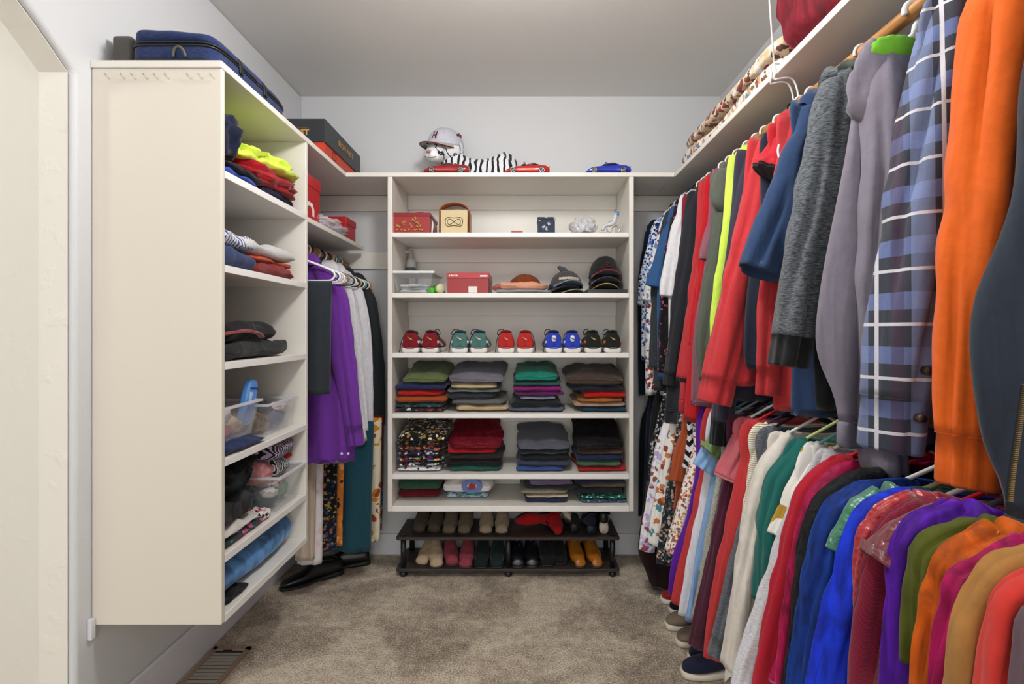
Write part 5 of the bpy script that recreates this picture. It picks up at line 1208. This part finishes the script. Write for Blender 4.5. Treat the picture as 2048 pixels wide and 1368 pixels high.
T = cap('grey cap with shark fin on top and cream lettering', f('#4b474c'), f('#75788c'), PX(1133, 2.80), 2.825, 1.535, .12, math.radians(-5), .78, solid('aqua_trim', '#6f9fb8', .5), [('MARGARITAVILLE', .0165, .036, f('#c8bfa8'))], group=KG, arch=.026)
fin = [(0, .075), (-.012, .105), (-.035, .135), (-.022, .14), (.01, .13), (.035, .105), (.045, .08)]
bev(meshobj('fin', xf(prism(fin, -.012, .012, 'y'), lambda x, y, z: (x - .012, y + .01, z - .018)), f('#4a5158'), T, True), .006, 3)

# ---------------------------------------------------------------- toy cars
def car(label, c, x, y, z, style=0, glass='#131418'):
    T = thing('toy_car', label, 'toy car', (x, y, z)); s = .232
    paint = solid('car_paint' + c, c, .2, .3, coat=1)
    prof = {0: [(-.5, .06, .12), (-.47, .05, .17), (-.40, .05, .235), (-.30, .05, .285), (-.18, .05, .32), (-.08, .05, .335), (.1, .05, .34), (.3, .05, .345), (.42, .05, .33), (.48, .06, .28), (.5, .09, .2)],
            1: [(-.5, .05, .08), (-.46, .04, .14), (-.38, .04, .22), (-.28, .04, .27), (-.15, .04, .30), (0, .04, .315), (.2, .04, .335), (.38, .04, .325), (.46, .05, .28), (.5, .08, .2)]}[style]
    secs = [(p[0] * s, .052 - .012 * max(0, abs(p[0]) - .4) * 10 * .5, p[1] * s * .55, p[2] * s * .66) for p in prof]
    g = loft_y(smooth_secs(secs, 5), 26, .55)
    g = xf(g, lambda X, Y, Z: (Y, X * (1 - .16 * max(0, (Z - .025) / .03)) * (1 + .05 * math.exp(-((abs(Y) - .078) / .02) ** 2)), Z))
    meshobj('body', g, paint, T)
    cab = smooth_secs([(-.15 * s, .02, .045, .048), (-.08 * s, .036, .045, .057), (.05 * s, .038, .045, .062), (.18 * s, .036, .045, .060), (.32 * s, .022, .045, .053)], 5)
    if style != 2:
        meshobj('cabin', xf(loft_y(cab, 20, .7), lambda X, Y, Z: (Y, X, Z)), solid('tinted_glass', glass, .1, coat=1), T)
        meshobj('roof', xf(loft_y([(q[0] * .7 + .012, q[1] * .8, q[3] - .004, q[3] + .0012) for q in cab], 16, .7), lambda X, Y, Z: (Y, X, Z)), paint, T)
    TY = solid('tyre', '#18181a', .7); RM = solid('chrome', '#c2c6cc', .18, .85)
    for wx in (-.315 * s, .325 * s):
        for sy in (-1, 1):
            W = meshobj('wheel', move(sweep([(0, -.008, 0), (0, -.006, 0), (0, .006, 0), (0, .008, 0)], [.014, .0165, .0165, .014], 24), (wx, sy * .047, .0165)), TY, T)
            for k2 in range(5):
                a = 2 * PI * k2 / 5
                meshobj('spoke', move(sweep([(0, sy * .0095, 0), (.0112 * math.cos(a), sy * .0095, .0112 * math.sin(a))], .0018, 6), (wx, sy * .047, .0165)), RM, W)
            meshobj('rim', move(sweep([(.0122 * math.cos(a), sy * .0088, .0122 * math.sin(a)) for a in [2*PI*i/20 for i in range(21)]], .0012, 6, False), (wx, sy * .047, .0165)), RM, W)
    for sy in (-1, 1): meshobj('mirror', move(lump_geo(.010, .008, .006, 1, 0, 2, 6), (-.06 * s, sy * .05, .052)), paint, T)
    meshobj('lamp', box(.492 * s, .5 * s, -.035, .035, .036, .044), solid('tail', '#5a0d10', .3), T, False)
    return T
cy_ = 2.712
car('dark red toy sports coupe in front of the toy tiger', '#a3121c', PX(895, cy_), cy_, TZ, 0)
car('bright red toy supercar in front of the tiger\'s hind leg', '#c8261c', PX(1054, cy_), cy_, TZ, 1)
car('blue toy roadster alone near the end of the top board', '#1838b8', PX(1214, cy_), cy_, TZ, 1, '#101a50')

# ---------------------------------------------------------------- stuffed tiger
TG = f('#e4e6ea', 'tiger'); WF = f('#dfe1e6', 'plush', '#ffffff')
T = thing('stuffed_tiger', 'white tiger plush toy lying on the top board wearing a cap', 'stuffed animal', (PX(930, 2.88), 2.90, TZ))
# body along x, from chest (left) to rump; x local: head at -.11
def loft_x(secs, n=24, p=.9): return xf(loft_y(smooth_secs(secs), n, p), lambda X, Y, Z: (Y, X, Z))
meshobj('body', loft_x([(-.14, .02, .03, .10), (-.12, .06, .01, .17), (-.06, .08, .0, .20), (.02, .075, 0, .155), (.10, .075, 0, .145), (.17, .085, 0, .165), (.22, .08, 0, .185), (.27, .06, 0, .16), (.31, .02, .03, .09)]), TG, T)
meshobj('head', join(move(lump_geo(.19, .17, .165, 2, .06, 2.3, 18, 1), (-.105, -.02, .115)), move(lump_geo(.11, .11, .10, 3, .05, 2.2, 14, 1), (-.150, -.085, .105))), f('#e6e8ec', 'tigerface'), T)
meshobj('muzzle', move(lump_geo(.09, .07, .065, 4, .05, 2.2, 12, 1), (-.165, -.110, .100)), WF, T)
meshobj('nose', move(lump_geo(.022, .016, .014, 1, 0, 2, 8), (-.180, -.146, .135)), solid('pink_nose', '#a8706a', .5), T)
meshobj('mouth', sweep(crom([(-.20, -.138, .120), (-.18, -.148, .112), (-.155, -.146, .114), (-.135, -.130, .124)], 4), .0018, 6), solid('mouth_black', '#202226', .7), T)
for sx in (-.190, -.125):
    E = meshobj('eye', move(lump_geo(.014, .010, .014, 1, 0, 2, 8), (sx, -.118, .188)), solid('eye_blue', '#7fa8c8', .1, coat=1), T)
    meshobj('pupil', move(lump_geo(.007, .006, .008, 1, 0, 2, 6), (sx, -.1235, .191)), solid('pupil', '#0c0c0e', .1), E)
for sx in (-.175, -.05): meshobj('ear', move(lump_geo(.045, .02, .045, 1, .05, 2, 10), (sx, .01, .25)), WF, T)
meshobj('hind_leg', move(loft_x([(.0, .01, .02, .06), (.02, .03, 0, .12), (.07, .04, 0, .16), (.13, .038, 0, .12), (.18, .028, 0, .06), (.21, .01, .01, .04)]), (.13, -.06, 0)), TG, T)
for sy in (-.07, .04): meshobj('front_leg', move(loft_x([(-.10, .015, .0, .03), (-.09, .028, .0, .045), (0, .026, 0, .045), (.06, .03, 0, .07)]), (-.16, sy, 0)), TG, T)
meshobj('tail', sweep(crom([(.29, .03, .04), (.36, .02, .02), (.42, -.02, .016), (.45, -.05, .016)], 6), .014, 12), TG, T)
tx, ty = PX(930, 2.88) - .135, 2.895
mar = f('#641626')
T = cap('white and maroon cap with an H on the tiger plush head', f('#c3c5d2'), f('#aeaaa2'), PX(930, 2.88) - .108, 2.885, TZ + .212, math.radians(-28), math.radians(10), .78, mar, [('H', .052, .050, mar)], s=1.12, tiltz=math.radians(6))
for k2, (a, l) in enumerate(((-.5, .034), (0, .040), (.5, .034))):
    g = loft_y([(-.001, .011, -l/2, l/2), (.001, .011, -l/2, l/2)], 14, 1.0)
    meshobj('leaf_emblem', xf(g, lambda X, Y, Z: (.0845 + .004 - .28*abs(Z + .045)*.3 - Y, .012 + X*math.cos(a) + (Z + .02)*math.sin(a), .050 + (Z)*math.cos(a) - X*math.sin(a)*.3)), mar, T)

# ================================================================ TOP SHELF SOFT ITEMS
NV = f('#1d2748', 'heather', '#2a3a6a'); BLKT = solid('black_piping', '#121316', .5)
T = thing('suitcase', 'soft navy suitcase with black trim lying flat on the tall cabinet', 'suitcase', (-1.055, 1.80, TZ))
g = rbox(22, 26, 8, 12, 8)
meshobj('shell', xf(g, lambda x, y, z: (x * .133, y * .242, (z + 1) / 2 * .054)), NV, T)
g = rbox(22, 26, 8, 4, 8)
meshobj('front_flap', xf(g, lambda x, y, z: (x * (.130 - .004 * z), y * .240, .055 + (z + 1) / 2 * (.058 - .018 * max(0, x) - .018 * max(0, y)) + .004 * nz3(x * 2, y * 3, z, 4))), NV, T)
SE = lambda t: (abs(math.cos(t)) ** .25 * (1 if math.cos(t) > 0 else -1), abs(math.sin(t)) ** .25 * (1 if math.sin(t) > 0 else -1))
for z, sc_ in ((.006, 1.0), (.050, 1.0), (.060, .985)): meshobj('piping', sweep([(SE(t)[0] * .1335 * sc_, SE(t)[1] * .2425 * sc_, z) for t in [2 * PI * i / 120 for i in range(121)]], .0035, 8), BLKT, T)
for y in (-.10, .06): meshobj('strap', sweep(crom([(-.1, y, .108), (.05, y, .105), (.105, y, .094), (.132, y, .070), (.136, y, .030)], 5), .012, 8, True, .25), BLKT, T)
meshobj('handle', sweep([(.03 + .018 * math.cos(a), -.246 - .006 * math.sin(a), .012 + .028 * math.sin(a)) for a in [PI * i / 12 for i in range(13)]], .004, 8), solid('olive_handle', '#5a564a', .6), T)
tag(bev(meshobj('grey_cushion', box(-.03, .03, 0, .3, 0, .105), f('#55524f'), None, False, (-1.235, 1.60, TZ)), .01, 3), 'flat grey cushion squeezed between navy suitcase and wall', 'cushion')

Q = FLOR('#dcd5cb', 24, '#e2ddd4', '#8a2a22', '#c9b08a', '#b99a72', '#e6e2dc', '#5d7f9c', '#8a2a22', '#7a5a4a')
Q2 = FLOR('#c9b79c', 22, '#7c2c24', '#e2ddd4', '#c8a67c', '#8a6a52', '#5f3a30', '#e2ddd4')
def quilt(label, mat, x0, x1, y0, y1, z0, h, seed):
    g = folded_geo(x1 - x0, y1 - y0, h, 0, seed, 2, 4.5, .012, hi=26)
    g = xf(g, lambda x, y, z: (x - .004 * abs(math.sin(9 * z / h)) * (1 if x < -.3 * (x1 - x0) else 0), y, z + .006 * math.sin(14 * y + seed) * z / h))
    return tag(meshobj('folded_quilt', g, mat, None, True, ((x0 + x1) / 2, (y0 + y1) / 2, z0)), label, 'quilt', 'folded quilts on the long shelf')
quilt('patterned white and rust quilt lying directly on the long shelf', Q, .80, 1.12, 1.60, 2.66, TZ, .072, 3)
quilt('patterned quilt on top of the other quilt, brown edged', Q2, .80, 1.10, 1.58, 2.58, TZ + .074, .062, 8)
T = tag(meshobj('fleece_blanket', xf(lump_geo(.36, .72, .40, 12, .14, 4.5, 26, 1.6), lambda x, y, z: (x, y, z)), f('#5e121e', 'plush', '#c04a5a'), None, True, (.955, 1.27, TZ)), 'burgundy plush blanket heaped at the near end of the long shelf', 'blanket')

# ================================================================ TALL CABINET CONTENTS
def soft(name, label, cat, mat, x0, x1, y0, y1, z, h, seed, amp=.22, e=3, n=20, freq=2.0, group='clothes in the tall cabinet'):
    return tag(meshobj(name, lump_geo(x1 - x0, y1 - y0, h, seed, amp, e, n, freq), mat, None, True, ((x0 + x1) / 2, (y0 + y1) / 2, z)), label, cat, group)
def fcab(name, label, mat, x0, x1, y0, y1, z, h, seed, rise=0, layers=2, amp=.010, rot=0, e=4):
    """fold faces the aisle (+x)"""
    g = folded_geo(y1 - y0, x1 - x0, h, rise, seed, layers, e, amp)
    return tag(meshobj(name, g, mat, None, True, ((x0 + x1) / 2, (y0 + y1) / 2, z), (0, 0, PI / 2 + rot)), label, 'clothes', 'clothes in the tall cabinet')
A, B = -1.25, -.915
fcab('folded_shirt', 'royal blue tee at the bottom corner of highest cabinet shelf', f('#2747a8'), A, B, 1.585, 1.80, 1.786, .028, 1)
fcab('folded_shirt', 'dark navy top under the red cloth on highest cabinet shelf', f('#1c2338', 'velvet'), A, B - .005, 1.86, 2.12, 1.786, .045, 2, amp=.02)
fcab('folded_shirt', 'black tee between blue tee and red cloth', f('#15171b'), A, B, 1.60, 1.86, 1.812, .03, 3)
soft('crumpled_shirt', 'red cloth bunched under the neon yellow top', 'clothes', f('#9c1620'), A, B + .018, 1.74, 2.135, 1.815, .075, 4, .2, 3.5)
soft('crumpled_shirt', 'neon yellow top heaped on the red cloth', 'clothes', f('#d8ee58'), A, B, 1.70, 2.11, 1.872, .085, 6, .3, 3.2)
soft('crumpled_jacket', 'navy jacket heaped high at near end of highest cabinet shelf', 'clothes', f('#151c33'), A, B - .01, 1.58, 1.76, 1.835, .17, 7, .2, 3)
fcab('folded_shirt', 'slate blue top at near end of second cabinet shelf', f('#2f3d66'), A, B, 1.585, 1.80, 1.501, .07, 11, .0)
fcab('folded_shirt', 'brick red top folded on the second cabinet shelf', f('#7e2424'), A, B, 1.78, 2.11, 1.501, .045, 12, amp=.02)
fcab('folded_shirt', 'orange red top on the brick red one', f('#b3421a'), A, B - .01, 1.76, 2.09, 1.541, .030, 13, amp=.012)
fcab('folded_sweatshirt', 'pale grey sweatshirt folded over the orange top', f('#b9babb', 'heather', '#cfd0d0'), A, B, 1.68, 2.10, 1.566, .050, 14, amp=.014)
fcab('folded_shirt', 'white and blue striped cloth at near end of second shelf', f('#c8cad4', 'stripes', '#2a3a78', ('X', 140, .7)), A, B, 1.60, 1.80, 1.566, .045, 15, amp=.02)
fcab('folded_sweatpants', 'charcoal sweatpants folded at the bottom of third cabinet shelf', f('#1f2224'), A, B, 1.60, 2.06, 1.206, .062, 16, 0, 2, .016)
fcab('folded_jacket', 'black zip jacket with red lining on charcoal sweatpants', f('#141417'), A, B - .015, 1.62, 1.98, 1.262, .07, 17, 0, 2, .012)
tag(meshobj('red_trim', sweep(crom([(0, -.16, .018), (.012, -.05, .030), (.016, .03, .024), (.008, .08, .010)], 6), .012, 8, True, .5), f('#8e1620', 'satin'), None, True, (B - .022, 1.77, 1.270)), 'shiny red lining folded out of the black jacket', 'cloth')
soft('crumpled_sock', 'small black sock at near corner of third cabinet shelf', 'sock', f('#1a1b1e'), B - .06, B, 1.585, 1.66, 1.206, .028, 18)
# fourth shelf: two clear bins
def openbin(label, x0, x1, y0, y1, z, h, seed, conts, mat=BIN2, rot=0):
    w, d = x1 - x0, y1 - y0
    T = thing('storage_bin', label, 'bin', ((x0+x1)/2, (y0+y1)/2, z), rot)
    bev(meshobj('tub', bin_geo(w, d, h, .86), mat, T, False), .003)
    meshobj('rim', rim_geo(w, d, h - .008), solid('frosted_rim', '#d6d8de', .25), T, False)
    for i, (c, wx, dy, hh, px_, py_, pz_) in enumerate(conts):
        m = c if not isinstance(c, str) else f(c)
        q = tag(meshobj('rolled_sock' if hh < .09 else 'bundled_cloth', lump_geo(wx, dy, hh, seed + i, .25, 2.4, 12, 2), m, None, True, ((x0+x1)/2 + px_, (y0+y1)/2 + py_, z + .004 + pz_)), '', 'sock')
        q['label'] = BINLAB.pop(0)
    return T
BINLAB = ['red and cream bundle at the bottom of the near bin', 'beige tan bundle in the near bin', 'white cloth bundle in the near bin', 'grey shimmering scarf on top of the near bin', 'black strap lying above the near bin',
          'brown fuzzy bundle in the far bin', 'slate blue bundle in the far bin', 'pale grey bundle at the back of the far bin', 'dark grey bundle near the far bin front', 'white cloth at the base of far bin',
          'pink sock roll in the lower bin', 'zebra striped sock roll in the lower bin', 'teal green bundle at the bottom of lower bin', 'red toe of a zebra sock in the lower bin', 'green bundle at far end of the lower bin', 'white and red cloth in the lower bin', 'small white cloth in front of lower bin']
fcab('folded_towel', 'navy blue towel under the near clear bin', f('#1e2c54'), A + .05, B + .012, 1.59, 1.84, .913, .03, 19)
openbin('clear plastic bin tilted on the navy towel, filled with socks', -1.21, -.925, 1.60, 1.83, .944, .118, 30, [
    ('#a3303c', .10, .10, .05, .07, -.04, 0), ('#b59a78', .10, .10, .06, .06, .05, .0), ('#d6d2d0', .10, .10, .06, .07, -.05, .045), (f('#8c9298', 'satin'), .12, .11, .065, .02, -.02, .085), ('#16171a', .14, .16, .035, -.05, .03, .13)])
openbin('clear plastic bin beside the cabinet divider, filled with dark bundles', -1.21, -.925, 1.885, 2.125, .914, .120, 40, [
    (f('#5c4a3a', 'fur'), .10, .10, .075, .06, -.06, 0), ('#4a5a78', .09, .10, .07, .07, .05, 0), ('#9a9a9c', .12, .14, .06, -.05, 0, 0), ('#3c3f45', .09, .09, .06, .05, .0, .05), ('#d0cdc8', .08, .08, .03, .08, .07, .065)])
T = thing('lotion_bottle', 'light blue bottle with dark blue band standing in the near bin', 'bottle', (-.965, 1.80, .975), 0, None, (math.radians(-8), math.radians(6), 0))
BLU = solid('blue_bottle', '#5f9ae0', .3)
meshobj('bottle', xf(rbox(8, 12, 12, 4), lambda x, y, z: (x * .016, y * .034 * (1 - .1 * z), (z + 1) / 2 * .16)), BLU, T)
meshobj('band', box(.0145, .0168, -.026, .026, .125, .131), solid('navy_print', '#1c3a96', .5), T, False)
meshobj('label', box(.0145, .0168, -.024, -.010, .07, .115), solid('label_print', '#c8daf2', .5), T, False)
# fifth shelf
soft('knit_hat', 'black fuzzy knit hat at near end of fifth cabinet shelf', 'hat', f('#111416', 'fur', '#2c4a44'), A, B - .01, 1.60, 1.86, .75, .13, 50, .25)
soft('knit_hat', 'black and lilac striped knit hat by the divider', 'hat', f('#1c1a22', 'stripes', '#b9aac8', ('Y', 210, .6)), A + .02, B + .0, 1.93, 2.14, .80, .085, 51, .12)
soft('knit_scarf', 'dark green black scarf bundled behind the lower bin', 'scarf', f('#16221f', 'fur', '#2a5a4a'), A, -1.05, 1.86, 2.14, .623, .17, 52, .2)
fcab('folded_blanket', 'charcoal grey blanket folded at near end of fifth shelf', f('#2c2c2f', 'plush', '#58585c'), A, B - .01, 1.59, 1.80, .675, .085, 53, .0, 1, .02)
fcab('folded_shirt', 'white top with black edge under the grey blanket', f('#c9c6c0'), A, B, 1.60, 1.82, .650, .026, 54)
fcab('folded_shirt', 'dark green top with pink vines under the white top', FLOR('#1b3430', 26, '#1b3430', '#c0508c', '#1b3430', '#2c7a66'), A, B, 1.59, 1.85, .624, .028, 55)
soft('crumpled_sock', 'pink and white patterned sock in front of lower bin', 'sock', FLOR('#d8d2ce', 60, '#c83c60', '#2a2a30', '#e2dcd6'), B - .08, B, 1.83, 1.91, .623, .035, 56)
openbin('clear plastic bin overflowing with striped and pink socks', -1.22, -.90, 1.925, 2.15, .623, .135, 60, [
    (f('#cf8a8c', 'plush', '#ffd0c8'), .13, .11, .085, .04, -.06, .09), (f('#e4e4e8', 'stripes', '#26282e', ('Y', 300, .3)), .12, .13, .08, .06, .02, .10), ('#2c4a4c', .12, .10, .07, .06, -.05, 0), ('#b0141c', .06, .06, .03, .09, .07, .155), ('#3c7a54', .12, .09, .07, .05, .05, .0), (FLOR('#d8d0cc', 40, '#a82c34', '#e4e0dc'), .10, .10, .05, .05, .03, .05), ('#cfcac8', .06, .06, .03, .10, -.07, .045)])
# bottom: rolled blue towel
def rolled(label, mat, x, y0, y1, z, r, seed):
    rings = []
    for j in range(36):
        s = j / 35; y = y0 + (y1 - y0) * s; rr = r * min(1, .55 + 9 * min(s, 1 - s)) * (1 + .09 * nz3(s * 5, 0, 0, seed)); ring = []
        for i in range(34):
            a = 2 * PI * i / 34
            k = rr * (1 + .05 * nz3(math.cos(a) * 2, s * 7, math.sin(a) * 2, seed) + .03 * math.sin(2 * a + 6 * s))
            ring.append((k * 1.45 * math.cos(a), y - (y0 + y1) / 2, max(0, r * .85 + k * math.sin(a) * .92)))
        rings.append(ring)
    return tag(meshobj('rolled_towel', grid_rings(rings), mat, None, True, (x, (y0 + y1) / 2, z)), label, 'towel')
rolled('light denim blue fluffy towel rolled on the lowest cabinet shelf', f('#4f78a8', 'plush', '#a8c8e8'), -1.035, 1.60, 2.135, .4425, .072, 4)
fcab('folded_shirt', 'black cloth lying under the rolled blue towel', f('#15181d'), A + .1, B - .005, 1.62, 1.75, .4425, .012, 70)

# wire coat hooks row on the cream end panel
for i, px in enumerate((212, 243, 264, 288, 309, 331, 375, 398, 422)):
    x = PX(px, 1.552)
    T = meshobj('picture_hook', sweep([(0, 0, 0), (0, -.006, .0), (.004, -.007, -.006), (.013, -.004, -.016)], .0011, 6), solid('steel', '#b8b4aa', .3, .7), None, True, (x, 1.5518, PZ(148, 1.55)))
    tag(T, 'tiny metal hook in the row near the top of the cream cabinet panel', 'hook', 'hooks on the cream cabinet panel')

# ================================================================ CAMERA, LIGHT
fixture('round white ceiling light above the camera side of the closet', -.05, 1.35, 44, .30)
fixture('added round fill light behind the camera', 0.0, -.9, 14, .30)  # unseen lamp, added as soft frontal fill
fixture('added round light brightening the wall beyond the arch', -2.3, .6, 10, .30)  # unseen lamp, added to brighten the cream wall through the arch
w = bpy.data.worlds.new('world'); bpy.context.scene.world = w; w.use_nodes = True
w.node_tree.nodes['Background'].inputs[0].default_value = (1.0, .98, .95, 1); w.node_tree.nodes['Background'].inputs[1].default_value = 2.3
cam = bpy.data.cameras.new('camera'); co = bpy.data.objects.new('camera', cam); COL.objects.link(co)
co.location = (0, 0, CH); co.rotation_euler = (PI / 2, 0, 0)
cam.sensor_width = 36; cam.lens = 36 * F / 2048; cam.shift_x = -(CX - 1024) / 2048; cam.shift_y = -(684 - CY) / 2048
cam.clip_start = .02
sc = bpy.context.scene; sc.camera = co
sc.view_settings.view_transform = 'Standard'; sc.view_settings.look = 'None'; sc.view_settings.gamma = 1; sc.view_settings.use_curve_mapping = False
sc.view_settings.exposure = 0.0
